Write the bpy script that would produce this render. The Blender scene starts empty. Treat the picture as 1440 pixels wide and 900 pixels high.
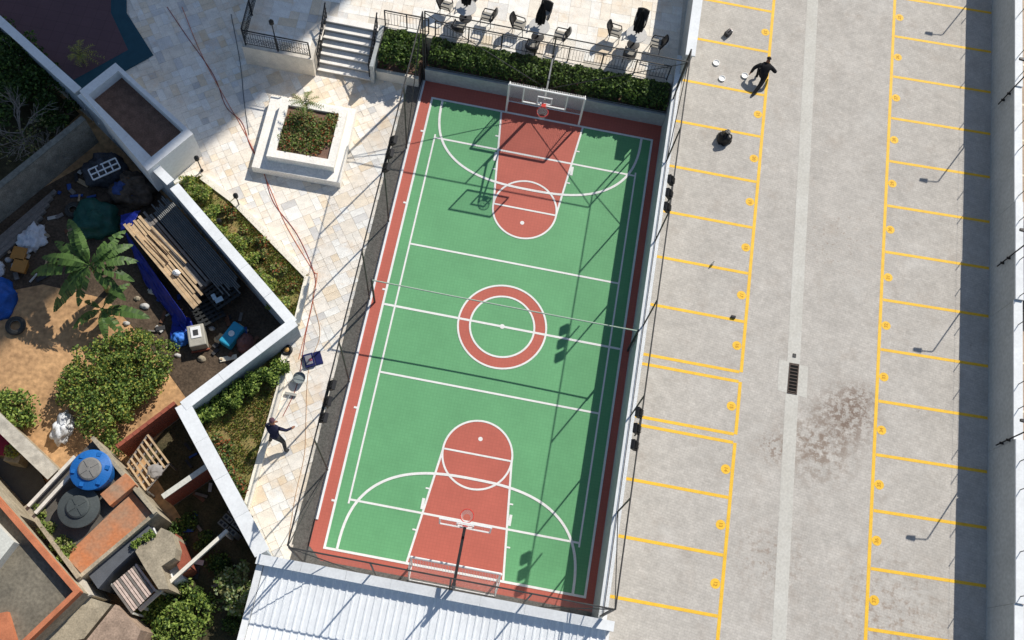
import bpy, math, random
from mathutils import Vector, Matrix, noise
R = math.radians
# ------------------------------------------------------------------ camera
sc = bpy.context.scene
F, PITCH, ROLL, YAW = 1450.0, 0.358, -0.076, 0.202
CAM = Vector((0.1603, -14.460, 38.703))
rot = Matrix.Rotation(YAW, 3, 'Z') @ Matrix.Rotation(PITCH, 3, 'X') @ Matrix.Rotation(ROLL, 3, 'Y')
cd = bpy.data.cameras.new('camera'); cam = bpy.data.objects.new('camera', cd)
sc.collection.objects.link(cam); sc.camera = cam
cd.sensor_width = 36; cd.lens = F / 1440 * 36; cd.clip_end = 1500; cd.clip_start = 0.5
cam.matrix_world = Matrix.Translation(CAM) @ rot.to_4x4()
# ------------------------------------------------------------------ light
SH = Vector((-0.56, -1.0))                       # ground shadow of one metre of height
el = math.atan(1 / SH.length); az = math.atan2(-SH.x, -SH.y)
w = bpy.data.worlds.new('World'); sc.world = w; w.use_nodes = True
nt = w.node_tree; sky = nt.nodes.new('ShaderNodeTexSky'); sky.sky_type = 'NISHITA'; sky.sun_disc = False
sky.sun_elevation = el; sky.sun_rotation = az; sky.air_density = 1.0; sky.dust_density = 0.6
bg = nt.nodes['Background']; bg.inputs[1].default_value = 0.092; nt.links.new(sky.outputs[0], bg.inputs[0])
sl = bpy.data.lights.new('sun', 'SUN'); sl.energy = 4.6; sl.angle = R(0.53); sl.color = (1, 0.945, 0.86)
so = bpy.data.objects.new('sun', sl); sc.collection.objects.link(so)
so.rotation_euler = Vector((SH.x, SH.y, -1)).to_track_quat('-Z', 'Y').to_euler(); so.location = (20, 30, 60)
vs = sc.view_settings; vs.view_transform = 'Standard'; vs.look = 'None'; vs.exposure = 0.0; vs.gamma = 1
# ------------------------------------------------------------------ helpers
def G(px, py, z=0.0):
    d = rot @ Vector(((px - 720) / F, -(py - 450) / F, -1)); t = (z - CAM.z) / d.z
    return CAM + d * t
def lin(c):
    c /= 255; return c / 12.92 if c < .04045 else ((c + .055) / 1.055) ** 2.4
def C(r, g, b, k=1.0): return (lin(r) * k, lin(g) * k, lin(b) * k, 1)
MATS = {}
def M(name, col, rough=.8, var=.12, scale=3., bump=0., bscale=30., metal=0., col2=None, fine=.06, trans=0., spec=.3):
    if name in MATS: return MATS[name]
    m = bpy.data.materials.new(name); m.use_nodes = True; n = m.node_tree.nodes; l = m.node_tree.links
    b = n['Principled BSDF']; b.inputs['Roughness'].default_value = rough; b.inputs['Metallic'].default_value = metal
    b.inputs['Specular IOR Level'].default_value = spec
    tc = n.new('ShaderNodeTexCoord'); nz = n.new('ShaderNodeTexNoise'); nz.inputs['Scale'].default_value = scale
    nz.inputs['Detail'].default_value = 6; nz.inputs['Roughness'].default_value = .6
    l.new(tc.outputs['Object'], nz.inputs['Vector'])
    cr = n.new('ShaderNodeValToRGB'); cr.color_ramp.elements[0].position = .33; cr.color_ramp.elements[1].position = .68
    c2 = col2 or tuple(min(1, x * (1 + var)) for x in col[:3]) + (1,)
    c1 = col if col2 else tuple(x * (1 - var) for x in col[:3]) + (1,)
    cr.color_ramp.elements[0].color = c1; cr.color_ramp.elements[1].color = c2
    l.new(nz.outputs['Fac'], cr.inputs['Fac']); out = cr.outputs['Color']
    if fine:
        f = n.new('ShaderNodeTexNoise'); f.inputs['Scale'].default_value = scale * 9; f.inputs['Detail'].default_value = 4
        l.new(tc.outputs['Object'], f.inputs['Vector'])
        mr = n.new('ShaderNodeMapRange'); mr.inputs['From Min'].default_value = .3; mr.inputs['From Max'].default_value = .7
        mr.inputs['To Min'].default_value = 1 - fine * 2; mr.inputs['To Max'].default_value = 1 + fine * 2
        l.new(f.outputs['Fac'], mr.inputs['Value'])
        mx = n.new('ShaderNodeVectorMath'); mx.operation = 'SCALE'; l.new(out, mx.inputs[0]); l.new(mr.outputs[0], mx.inputs['Scale'])
        out = mx.outputs[0]
    l.new(out, b.inputs['Base Color'])
    if bump:
        bn = n.new('ShaderNodeTexNoise'); bn.inputs['Scale'].default_value = bscale; bn.inputs['Detail'].default_value = 5
        l.new(tc.outputs['Object'], bn.inputs['Vector']); bp = n.new('ShaderNodeBump'); bp.inputs['Strength'].default_value = bump
        bp.inputs['Distance'].default_value = .02; l.new(bn.outputs['Fac'], bp.inputs['Height']); l.new(bp.outputs[0], b.inputs['Normal'])
    if trans:                                        # thin leaves let some light through
        tr = n.new('ShaderNodeBsdfTranslucent'); l.new(out, tr.inputs[0]); ms = n.new('ShaderNodeMixShader'); ms.inputs[0].default_value = trans
        l.new(b.outputs[0], ms.inputs[1]); l.new(tr.outputs[0], ms.inputs[2]); l.new(ms.outputs[0], n['Material Output'].inputs[0])
    MATS[name] = m; return m
def node(nt, kind, **kw):
    nd = nt.nodes.new(kind)
    for k, v in kw.items():
        if k.startswith('op'): nd.operation = v
        else: nd.inputs[k.replace('_', ' ')].default_value = v
    return nd
def grid_mat(name, col, cell, line, dark, rough=.6, blotch=.08, bump=.15):
    m = bpy.data.materials.new(name); m.use_nodes = True; t = m.node_tree; l = t.links; b = t.nodes['Principled BSDF']
    b.inputs['Roughness'].default_value = rough; b.inputs['Specular IOR Level'].default_value = .25
    ge = t.nodes.new('ShaderNodeNewGeometry'); br = t.nodes.new('ShaderNodeTexBrick'); br.offset = 0
    br.inputs['Scale'].default_value = 1; br.inputs['Brick Width'].default_value = cell; br.inputs['Row Height'].default_value = cell
    br.inputs['Mortar Size'].default_value = line; br.inputs['Mortar Smooth'].default_value = .3; br.inputs['Bias'].default_value = 0
    br.inputs['Color1'].default_value = tuple(x * .975 for x in col[:3]) + (1,); br.inputs['Color2'].default_value = tuple(min(1, x * 1.025) for x in col[:3]) + (1,)
    br.inputs['Mortar'].default_value = tuple(x * dark for x in col[:3]) + (1,)
    l.new(ge.outputs['Position'], br.inputs['Vector'])
    nz = node(t, 'ShaderNodeTexNoise', Scale=.55, Detail=7, Roughness=.65); l.new(ge.outputs['Position'], nz.inputs['Vector'])
    mr = node(t, 'ShaderNodeMapRange', From_Min=.3, From_Max=.7, To_Min=1 - blotch, To_Max=1 + blotch); l.new(nz.outputs['Fac'], mr.inputs['Value'])
    mx = node(t, 'ShaderNodeVectorMath', op='SCALE'); l.new(br.outputs['Color'], mx.inputs[0]); l.new(mr.outputs[0], mx.inputs['Scale'])
    # scuffs and dust
    n2 = node(t, 'ShaderNodeTexNoise', Scale=7, Detail=8, Roughness=.7); l.new(ge.outputs['Position'], n2.inputs['Vector'])
    m2 = node(t, 'ShaderNodeMapRange', From_Min=.62, From_Max=.8, To_Min=0, To_Max=.28); l.new(n2.outputs['Fac'], m2.inputs['Value'])
    mix = t.nodes.new('ShaderNodeMix'); mix.data_type = 'RGBA'; l.new(m2.outputs[0], mix.inputs[0]); l.new(mx.outputs[0], mix.inputs[6])
    mix.inputs[7].default_value = tuple(x * .62 for x in col[:3]) + (1,)
    l.new(mix.outputs[2], b.inputs['Base Color'])
    bp = node(t, 'ShaderNodeBump', Strength=bump, Distance=.01); l.new(br.outputs['Fac'], bp.inputs['Height']); bp.invert = True; l.new(bp.outputs[0], b.inputs['Normal'])
    MATS[name] = m; return m
def mesh_mat(name, col, cell, wire, rough=.5):       # woven wire: see-through squares between wires
    m = bpy.data.materials.new(name); m.use_nodes = True; t = m.node_tree; l = t.links; b = t.nodes['Principled BSDF']
    b.inputs['Base Color'].default_value = col; b.inputs['Roughness'].default_value = rough
    ge = t.nodes.new('ShaderNodeNewGeometry'); sp = t.nodes.new('ShaderNodeSeparateXYZ'); l.new(ge.outputs['Position'], sp.inputs[0])
    u = node(t, 'ShaderNodeMath', op='ADD'); l.new(sp.outputs[0], u.inputs[0]); l.new(sp.outputs[1], u.inputs[1])
    outs = []
    for o in ('ADD', 'SUBTRACT'):
        a = node(t, 'ShaderNodeMath', op=o); l.new(u.outputs[0], a.inputs[0]); l.new(sp.outputs[2], a.inputs[1])
        d = node(t, 'ShaderNodeMath', op='DIVIDE'); l.new(a.outputs[0], d.inputs[0]); d.inputs[1].default_value = cell
        f = node(t, 'ShaderNodeMath', op='FRACT'); l.new(d.outputs[0], f.inputs[0])
        c = node(t, 'ShaderNodeMath', op='LESS_THAN'); l.new(f.outputs[0], c.inputs[0]); c.inputs[1].default_value = wire; outs.append(c)
    mx = node(t, 'ShaderNodeMath', op='MAXIMUM'); l.new(outs[0].outputs[0], mx.inputs[0]); l.new(outs[1].outputs[0], mx.inputs[1])
    l.new(mx.outputs[0], b.inputs['Alpha']); MATS[name] = m; return m

class MB:
    def __init__(s): s.v = []; s.f = []; s.mi = []; s.cur = 0
    def add(s, vs, fs):
        o = len(s.v); s.v += [Vector(v) for v in vs]
        for f in fs: s.f.append([i + o for i in f]); s.mi.append(s.cur)
        return s
    def prism(s, poly, z0, z1):                     # poly: xy points; z1 may be a list
        n = len(poly); a = sum(poly[i][0] * poly[(i + 1) % n][1] - poly[(i + 1) % n][0] * poly[i][1] for i in range(n))
        if a < 0: poly = list(poly)[::-1]
        vs = [(p[0], p[1], z0) for p in poly] + [(p[0], p[1], z1) for p in poly]
        return s.add(vs, [list(range(n))[::-1], list(range(n, 2 * n))] + [[i, (i + 1) % n, n + (i + 1) % n, n + i] for i in range(n)])
    def box(s, x0, y0, z0, x1, y1, z1): return s.prism([(x0, y0), (x1, y0), (x1, y1), (x0, y1)], z0, z1)
    def sheet(s, poly, z):
        n = len(poly); a = sum(poly[i][0] * poly[(i + 1) % n][1] - poly[(i + 1) % n][0] * poly[i][1] for i in range(n))
        if a < 0: poly = list(poly)[::-1]
        return s.add([(p[0], p[1], z) for p in poly], [list(range(n))])
    def line(s, a, b, wd, z):                       # painted strip
        a = Vector(a[:2]); b = Vector(b[:2]); d = (b - a).normalized(); nn = Vector((-d.y, d.x)) * wd / 2
        return s.sheet([a - nn, b - nn, b + nn, a + nn], z)
    def strip(s, pts, wd, z):
        vs = []; n = len(pts)
        for i, p in enumerate(pts):
            d = (Vector(pts[min(i + 1, n - 1)]) - Vector(pts[max(i - 1, 0)])).normalized(); nn = Vector((-d.y, d.x)) * wd / 2; p = Vector(p)
            vs += [(p.x - nn.x, p.y - nn.y, z), (p.x + nn.x, p.y + nn.y, z)]
        return s.add(vs, [[2 * i, 2 * i + 2, 2 * i + 3, 2 * i + 1] for i in range(n - 1)])
    def ring(s, c, r0, r1, z, n=72):
        vs = []
        for i in range(n):
            a = 2 * math.pi * i / n; vs += [(c[0] + r0 * math.cos(a), c[1] + r0 * math.sin(a), z), (c[0] + r1 * math.cos(a), c[1] + r1 * math.sin(a), z)]
        return s.add(vs, [[2 * i, 2 * i + 1, (2 * i + 3) % (2 * n), (2 * i + 2) % (2 * n)] for i in range(n)])
    def disc(s, c, r, z, n=40): return s.sheet([(c[0] + r * math.cos(2 * math.pi * i / n), c[1] + r * math.sin(2 * math.pi * i / n)) for i in range(n)], z)
    def bar(s, a, b, wd, h=None):                   # square bar between two points
        a = Vector(a); b = Vector(b); h = h or wd; d = (b - a).normalized()
        up = Vector((0, 0, 1)) if abs(d.z) < .95 else Vector((0, 1, 0))
        x = d.cross(up).normalized() * wd / 2; y = x.cross(d).normalized() * h / 2
        vs = [p + i * x + j * y for p in (a, b) for i, j in ((-1, -1), (1, -1), (1, 1), (-1, 1))]
        return s.add(vs, [[3, 2, 1, 0], [4, 5, 6, 7]] + [[i, (i + 1) % 4, 4 + (i + 1) % 4, 4 + i] for i in range(4)])
    def tube(s, pts, r, n=8, cap=True):
        pts = [Vector(p) for p in pts]; rs = r if isinstance(r, (list, tuple)) else [r] * len(pts); vs = []; k = len(pts)
        for i, p in enumerate(pts):
            d = (pts[min(i + 1, k - 1)] - pts[max(i - 1, 0)]).normalized()
            up = Vector((0, 0, 1)) if abs(d.z) < .9 else Vector((0, 1, 0)); x = d.cross(up).normalized(); y = x.cross(d)
            vs += [p + (x * math.cos(2 * math.pi * j / n) + y * math.sin(2 * math.pi * j / n)) * rs[i] for j in range(n)]
        fs = [[i * n + j, i * n + (j + 1) % n, (i + 1) * n + (j + 1) % n, (i + 1) * n + j] for i in range(k - 1) for j in range(n)]
        if cap: fs += [list(range(n))[::-1], list(range((k - 1) * n, k * n))]
        return s.add(vs, fs)
    def lathe(s, c, prof, n=24):                    # prof: (radius, z)
        vs = []; k = len(prof)
        for r, z in prof: vs += [(c[0] + r * math.cos(2 * math.pi * j / n), c[1] + r * math.sin(2 * math.pi * j / n), c[2] + z) for j in range(n)]
        fs = [[i * n + j, i * n + (j + 1) % n, (i + 1) * n + (j + 1) % n, (i + 1) * n + j] for i in range(k - 1) for j in range(n)]
        fs += [list(range(n))[::-1], list(range((k - 1) * n, k * n))]
        return s.add(vs, fs)
    def torus(s, c, r, t, n=28, m=8, ax=None):
        vs = []; q = (Vector(ax).to_track_quat('Z', 'Y') if ax else None)
        for i in range(n):
            a = 2 * math.pi * i / n
            for j in range(m):
                b = 2 * math.pi * j / m; p = Vector(((r + t * math.cos(b)) * math.cos(a), (r + t * math.cos(b)) * math.sin(a), t * math.sin(b)))
                if q: p = q @ p
                vs.append(Vector(c) + p)
        return s.add(vs, [[i * m + j, ((i + 1) % n) * m + j, ((i + 1) % n) * m + (j + 1) % m, i * m + (j + 1) % m] for i in range(n) for j in range(m)])
    def build(s, name, mat, parent=None, smooth=False, label=None, cat=None, group=None, kind=None, bevel=0):
        me = bpy.data.meshes.new(name); base = Vector((0, 0, 0))
        if parent is not None:
            q = parent
            while q is not None: base += Vector(q.location); q = q.parent
            off = base
        else:
            xs = [v.x for v in s.v]; ys = [v.y for v in s.v]; off = Vector(((min(xs) + max(xs)) / 2, (min(ys) + max(ys)) / 2, min(v.z for v in s.v)))
        me.from_pydata([tuple(v - off) for v in s.v], [], s.f)
        ms = mat if isinstance(mat, (list, tuple)) else [mat]
        for m in ms: me.materials.append(m)
        if len(ms) > 1: me.polygons.foreach_set('material_index', s.mi)
        if smooth: me.polygons.foreach_set('use_smooth', [True] * len(me.polygons))
        me.update(); o = bpy.data.objects.new(name, me); sc.collection.objects.link(o)
        if parent is not None: o.parent = parent
        else: o.location = off
        if bevel:
            bv = o.modifiers.new('bevel', 'BEVEL'); bv.width = bevel; bv.segments = 2; bv.limit_method = 'ANGLE'
        return tag(o, label, cat, group, kind)
def tag(o, label=None, cat=None, group=None, kind=None):
    for k, v in (('label', label), ('category', cat), ('group', group), ('kind', kind)):
        if v: o[k] = v
    return o
def thing(name, label, cat, loc, group=None, rz=0):
    o = bpy.data.objects.new(name, None); o.empty_display_size = .2; sc.collection.objects.link(o); o.location = loc; o.rotation_euler = (0, 0, rz)
    return tag(o, label, cat, group)
def dup(o, parent=None, loc=None, rz=None, label=None):
    c = o.copy(); sc.collection.objects.link(c); c.parent = parent
    for ch in o.children: dup(ch, c)
    if loc is not None: c.location = loc
    if rz is not None: c.rotation_euler = (0, 0, rz)
    if label: c['label'] = label
    return c
def rnd(a, b): return random.uniform(a, b)
def leaves(mb, blobs, n, size, up=.35, nm=3, droop=0):
    """leaf faces spread through ellipsoids (c, rx, ry, rz)"""
    vols = [b[1] * b[2] * b[3] for b in blobs]
    for _ in range(n):
        c, rx, ry, rz = random.choices(blobs, vols)[0][:4]
        while True:
            p = Vector((rnd(-1, 1), rnd(-1, 1), rnd(-1, 1)))
            if p.length < 1 and random.random() < .25 + p.length: break
        q = Vector((c[0] + p.x * rx, c[1] + p.y * ry, c[2] + p.z * rz)); leaf(mb, q, size * rnd(.6, 1.35), up, nm)
def leaf(mb, q, s, up, nm):
    d = Vector((rnd(-1, 1), rnd(-1, 1), rnd(-.6, .6))).normalized(); nrm = (Vector((rnd(-1, 1), rnd(-1, 1), rnd(-1, 1))).normalized() + Vector((0, 0, up * 2))).normalized()
    x = d.cross(nrm)
    if x.length < 1e-3: return
    x = x.normalized() * s * .32; mb.cur = random.randrange(nm)
    mb.add([q - d * s * .5, q + x - nrm * s * .05, q + d * s * .5, q - x - nrm * s * .05], [[0, 1, 2, 3]])
def area(poly): return sum(poly[i][0] * poly[i - 1][1] - poly[i - 1][0] * poly[i][1] for i in range(len(poly))) / 2
def inside(p, poly):
    r = False; n = len(poly)
    for i in range(n):
        a, b = poly[i], poly[i - 1]
        if (a[1] > p[1]) != (b[1] > p[1]) and p[0] < (b[0] - a[0]) * (p[1] - a[1]) / (b[1] - a[1]) + a[0]: r = not r
    return r
def PX(pts, z=0): return [tuple(G(x, y, z)[:2]) for x, y in pts]
random.seed(7)
LOT = -0.8
# ------------------------------------------------------------------ materials
white_paint = M('white_line_paint', C(240, 240, 236, .92), .6, .06, 5, fine=.05)
yellow = M('yellow_paint', C(246, 196, 60, .95), .6, .09, 4, fine=.09)
brown_num = M('number_paint', C(204, 150, 44), .7)
green = grid_mat('green_sport_tile', C(104, 166, 116), .125, .007, .86)
red = grid_mat('red_sport_tile', C(188, 102, 87), .125, .007, .87)
conc_light = M('light_concrete', C(205, 205, 196), .85, .08, 1.5, bump=.1)
gutter = M('gutter_concrete', C(196, 193, 184), .85, .06, 1.2, col2=C(206, 204, 196), fine=.05)
grey_wall = M('grey_render', C(172, 176, 176), .85, .07, .8, bump=.1)
white_wall = M('white_painted_render', C(232, 233, 232), .8, .05, .9, fine=.03)
white_cap = M('white_cap', C(229, 232, 233), .7, .07, 1.2, fine=.025)
blk = M('black_metal', C(38, 38, 40), .5, .2, 4)
darkm = M('dark_grey_metal', C(62, 62, 62), .5, .2, 4)
white_met = M('white_metal', C(236, 236, 234), .45, .04, 3)
strip_dark = M('dark_drain_gravel', C(104, 101, 96), .95, .35, 14, bump=.5, fine=.2)
soil = M('brown_soil', C(122, 96, 82), .95, .25, 3, bump=.8, bscale=18, fine=.15)
sand = M('sandy_earth', C(206, 164, 118), .95, .3, .55, bump=.6, bscale=9, col2=C(168, 132, 96), fine=.14)
grassm = M('patchy_grass', C(116, 120, 62), .95, .3, 2.2, bump=.6, col2=C(154, 130, 88), fine=.2)
leafA = M('leaf_mid', C(104, 130, 58), .55, .25, 8, trans=.25); leafB = M('leaf_light', C(146, 166, 80), .55, .25, 8, trans=.25)
leafC = M('leaf_dark', C(52, 78, 32), .6, .25, 8, trans=.2); leafR = M('leaf_rust', C(150, 84, 50), .6, .25, 8, trans=.2)
leafY = M('leaf_yellow', C(160, 158, 70), .6, .25, 8, trans=.2)
dullA = M('leaf_dull', C(66, 84, 44), .7, .3, 8, trans=.15); dullB = M('leaf_dusty', C(132, 132, 84), .7, .3, 8, trans=.15)
bark = M('bark', C(112, 98, 80), .9, .25, 12, bump=.4); greybark = M('dead_bark', C(140, 134, 126), .9, .2, 12)
orange_tile = M('orange_waterproofing', C(200, 124, 78), .8, .16, 1.1, col2=C(164, 136, 112), fine=.08)
orange_cap = M('terracotta_cap', C(190, 118, 84), .8, .15, 3)
roof_conc = M('aged_roof_concrete', C(132, 125, 110), .92, .22, 1.0, bump=.3, col2=C(104, 99, 88), fine=.12)
conc_old = M('old_concrete', C(166, 155, 134), .92, .28, 1.8, bump=.3, fine=.1)
brick_red = M('red_brick', C(150, 84, 66), .9, .25, 6, bump=.3)
mortar = M('mortar', C(150, 140, 130), .95, .15, 8)
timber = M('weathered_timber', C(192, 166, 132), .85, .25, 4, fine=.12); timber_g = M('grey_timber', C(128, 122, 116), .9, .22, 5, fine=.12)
steel_g = M('galvanised_tube', C(120, 122, 122), .5, .2, 5, metal=.4)
mesh_blk = mesh_mat('woven_wire', (.02, .02, .022, 1), .055, .045)
mesh_white = mesh_mat('white_goal_net', (.8, .8, .78, 1), .10, .12)
# parking pavers
def parking_mat():
    m = bpy.data.materials.new('grey_interlocking_pavers'); m.use_nodes = True; t = m.node_tree; l = t.links; b = t.nodes['Principled BSDF']
    b.inputs['Roughness'].default_value = .88; b.inputs['Specular IOR Level'].default_value = .2
    ge = t.nodes.new('ShaderNodeNewGeometry'); mp = t.nodes.new('ShaderNodeMapping'); mp.inputs['Rotation'].default_value = (0, 0, R(8)); l.new(ge.outputs['Position'], mp.inputs['Vector'])
    br = t.nodes.new('ShaderNodeTexBrick'); br.inputs['Scale'].default_value = 1; br.inputs['Brick Width'].default_value = .2; br.inputs['Row Height'].default_value = .1
    br.inputs['Mortar Size'].default_value = .006; br.inputs['Bias'].default_value = 0
    br.inputs['Color1'].default_value = C(189, 184, 176); br.inputs['Color2'].default_value = C(196, 191, 183); br.inputs['Mortar'].default_value = C(178, 172, 164)
    l.new(mp.outputs[0], br.inputs['Vector'])
    col = br.outputs['Color']
    for s, a, bb, d in ((.35, .92, 1.06, 6), (1.6, .89, 1.10, 8), (5, .90, 1.09, 6), (14, .90, 1.09, 3)):
        nz = node(t, 'ShaderNodeTexNoise', Scale=s, Detail=d, Roughness=.65); l.new(ge.outputs['Position'], nz.inputs['Vector'])
        mr = node(t, 'ShaderNodeMapRange', From_Min=.3, From_Max=.7, To_Min=a, To_Max=bb); l.new(nz.outputs['Fac'], mr.inputs['Value'])
        mx = node(t, 'ShaderNodeVectorMath', op='SCALE'); l.new(col, mx.inputs[0]); l.new(mr.outputs[0], mx.inputs['Scale']); col = mx.outputs[0]
    # dirt: earthy stains with a shape of their own
    def stain(col, centre, rad, scale, lo, hi, amt, tint):
        nz = node(t, 'ShaderNodeTexNoise', Scale=scale, Detail=9, Roughness=.72); l.new(ge.outputs['Position'], nz.inputs['Vector'])
        mr = node(t, 'ShaderNodeMapRange', From_Min=lo, From_Max=hi, To_Min=0, To_Max=amt); l.new(nz.outputs['Fac'], mr.inputs['Value']); fac = mr.outputs[0]
        if centre:
            sb = node(t, 'ShaderNodeVectorMath', op='SUBTRACT'); l.new(ge.outputs['Position'], sb.inputs[0]); sb.inputs[1].default_value = (centre[0], centre[1], 0)
            ln = node(t, 'ShaderNodeVectorMath', op='LENGTH'); l.new(sb.outputs[0], ln.inputs[0])
            r2 = node(t, 'ShaderNodeMapRange', From_Min=rad * .25, From_Max=rad, To_Min=1, To_Max=0); l.new(ln.outputs['Value'], r2.inputs['Value'])
            mu = node(t, 'ShaderNodeMath', op='MULTIPLY'); l.new(fac, mu.inputs[0]); l.new(r2.outputs[0], mu.inputs[1]); fac = mu.outputs[0]
        mix = t.nodes.new('ShaderNodeMix'); mix.data_type = 'RGBA'; l.new(fac, mix.inputs[0]); l.new(col, mix.inputs[6]); mix.inputs[7].default_value = tint
        return mix.outputs[2]
    col = stain(col, None, 0, .9, .54, .74, .45, C(160, 147, 134))
    col = stain(col, None, 0, .5, .55, .72, .35, C(214, 212, 206))
    col = stain(col, None, 0, 4.2, .655, .70, .5, C(142, 126, 114))
    col = stain(col, (15.6, 2), 12, 3.1, .64, .68, .6, C(130, 114, 102))
    col = stain(col, (13.4, 8), 6, 5.2, .63, .67, .6, C(146, 126, 114))
    col = stain(col, G(1150, 625)[:2], 2.1, 2.6, .46, .56, .72, C(128, 108, 92))
    col = stain(col, G(1190, 585)[:2], 1.7, 4.0, .48, .54, .75, C(120, 100, 86))
    col = stain(col, G(1205, 565)[:2], 1.2, 5.0, .48, .54, .7, C(120, 100, 86))
    col = stain(col, G(1090, 630)[:2], 1.0, 5.0, .50, .55, .7, C(132, 114, 100))
    col = stain(col, G(1250, 870)[:2], 3.2, 3.4, .50, .60, .55, C(140, 118, 100))
    col = stain(col, G(1085, 790)[:2], 2.0, 4.0, .50, .60, .55, C(140, 120, 104))
    col = stain(col, G(1180, 340)[:2], 2.8, 5.0, .56, .62, .55, C(142, 124, 110))
    l.new(col, b.inputs['Base Color'])
    bp = node(t, 'ShaderNodeBump', Strength=.25, Distance=.01); bp.invert = True; l.new(br.outputs['Fac'], bp.inputs['Height']); l.new(bp.outputs[0], b.inputs['Normal'])
    return m
pavers = parking_mat()

# ================================================================== SETTING
gm = MB(); gm.box(-400, -400, LOT - 2, 400, 400, LOT); ground = gm.build('ground', sand, kind='structure')
# perimeter line of the plaza (centre line of the boundary wall)
WALL = [Vector(p) for p in ((-36.0, 16.6), (-22.96, 8.62), (-18.81, 6.09), (-13.82, 2.70), (-7.84, -2.0), (-10.92, -5.95), (-6.85, -10.45))]
pl = MB(); pl.prism([tuple(p) for p in WALL] + [(-6.85, -10.62), (-5.55, -10.62), (-5.55, 60), (-36, 60)], LOT - .5, -.02)
plaza = pl.build('plaza_paving', M('paving_bed', C(226, 218, 204), .95, .1, 3), kind='structure')
pk = MB(); pk.box(5.45, -60, LOT - .5, 20.0, 90, 0); parking = pk.build('parking_lot', pavers, kind='structure')
# parking markings
def paint(mb, name, mat, parent): return mb.build(name, mat, parent)
LX, RX = 9.74, 15.28
left_y = [20.0, 17.77, 15.52, 13.18, 11.02, 8.74, 6.52, 4.37, 2.19]
for y0, y1 in ((30, .0), (-.41, -2.60), (-2.94, -20)):
    m = MB(); sk = lambda y: 9.76 - .012 * y; m.line((sk(y0), y0), (sk(y1), y1), .135, .004); paint(m, 'bay_edge_line', yellow, parking)
for y in left_y + [0.0, -.41, -2.60, -2.94, -5.13, -7.34, -9.58, -11.8]:
    m = MB(); m.line((5.62, y - .02), (sk(y) - .075, y), .125, .004); paint(m, 'bay_line', yellow, parking)
m = MB(); m.line((15.17, 30), (15.38, -20), .135, .004); paint(m, 'bay_edge_line', yellow, parking)
rx = lambda y: 15.255 - .0042 * y
for k in range(-2, 13):
    y = 15.56 - 2.229 * k; m = MB(); m.line((rx(y) + .125, y - .06), (19.84, y + .10), .125, .004); paint(m, 'bay_line', yellow, parking)
def disc(x, y, num, turn):
    m = MB(); m.disc((x, y), .19, .004, 28); d = paint(m, 'number_disc', yellow, parking)
    cu = bpy.data.curves.new('number', 'FONT'); cu.body = num; cu.size = .2; cu.align_x = 'CENTER'; cu.align_y = 'CENTER'; cu.offset = .005
    t = bpy.data.objects.new('tmp', cu); sc.collection.objects.link(t); bpy.context.view_layer.update()
    me = bpy.data.meshes.new_from_object(t.evaluated_get(bpy.context.evaluated_depsgraph_get())); bpy.data.objects.remove(t)
    o = bpy.data.objects.new('bay_number', me); me.materials.clear(); me.materials.append(brown_num); sc.collection.objects.link(o); o.parent = d
    o.location = Vector((x, y, .008)) - parking.location; o.rotation_euler = (0, 0, turn)
n = 0
for y in (18.84, 16.6, 14.38, 12.17, 9.94, 7.68, 5.42, 3.22, .96, -1.29, -3.51, -5.7, -7.94):
    n += 1; disc(rx(y) + .30, y, '%02d' % (n + 24), R(90))
n = 0
for y in (16.57, 14.35, 12.13, 9.87, 7.72, 5.54, 3.34, 1.1, -1.48, -4.05, -6.22, -8.43):
    n += 1; disc(sk(y) - .27, y, '%02d' % (24 - n), R(-90))
# central concrete gutter with its drain
gx = lambda y: 11.86 - .0275 * y
m = MB(); m.strip([(gx(y), y) for y in (60, 30, 10, .82)], .52, .004); m.build('gutter_strip', gutter, parking)
m = MB(); m.strip([(gx(y), y) for y in (-.52, -8, -20)], .52, .004); m.build('gutter_strip', gutter, parking)
m = MB(); m.sheet([(11.28, -.46), (12.48, -.55), (12.44, .78), (11.24, .86)], .0045); m.build('drain_surround', gutter, parking)
g = thing('drain_grate', 'black rectangular metal grate set in a pale concrete pad', 'drain', (11.87, .16, 0))
m = MB(); m.box(11.71, -.46, .006, 12.03, .76, .012); m.build('pit', M('pit_black', (.004, .004, .004, 1), .9), g)
m = MB(); m.box(11.67, -.50, .005, 11.71, .80, .022); m.box(12.03, -.50, .005, 12.07, .80, .022); m.box(11.71, .76, .005, 12.03, .80, .022); m.box(11.71, -.50, .005, 12.03, -.46, .022)
m.build('frame', M('rusty_iron', C(86, 74, 66), .7, .3, 6), g)
for k in range(9):
    m = MB(); y = -.42 + k * .142; m.box(11.71, y, .013, 12.03, y + .035, .024); m.build('slat', M('rusty_iron', C(86, 74, 66)), g)
p = G(1117, 500); m = MB(); m.box(p.x - .07, p.y - .08, .004, p.x + .07, p.y + .08, .03); m.build('valve_lid', darkm, label='small dark square lid set in the concrete gutter', cat='lid', bevel=.01)

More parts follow.
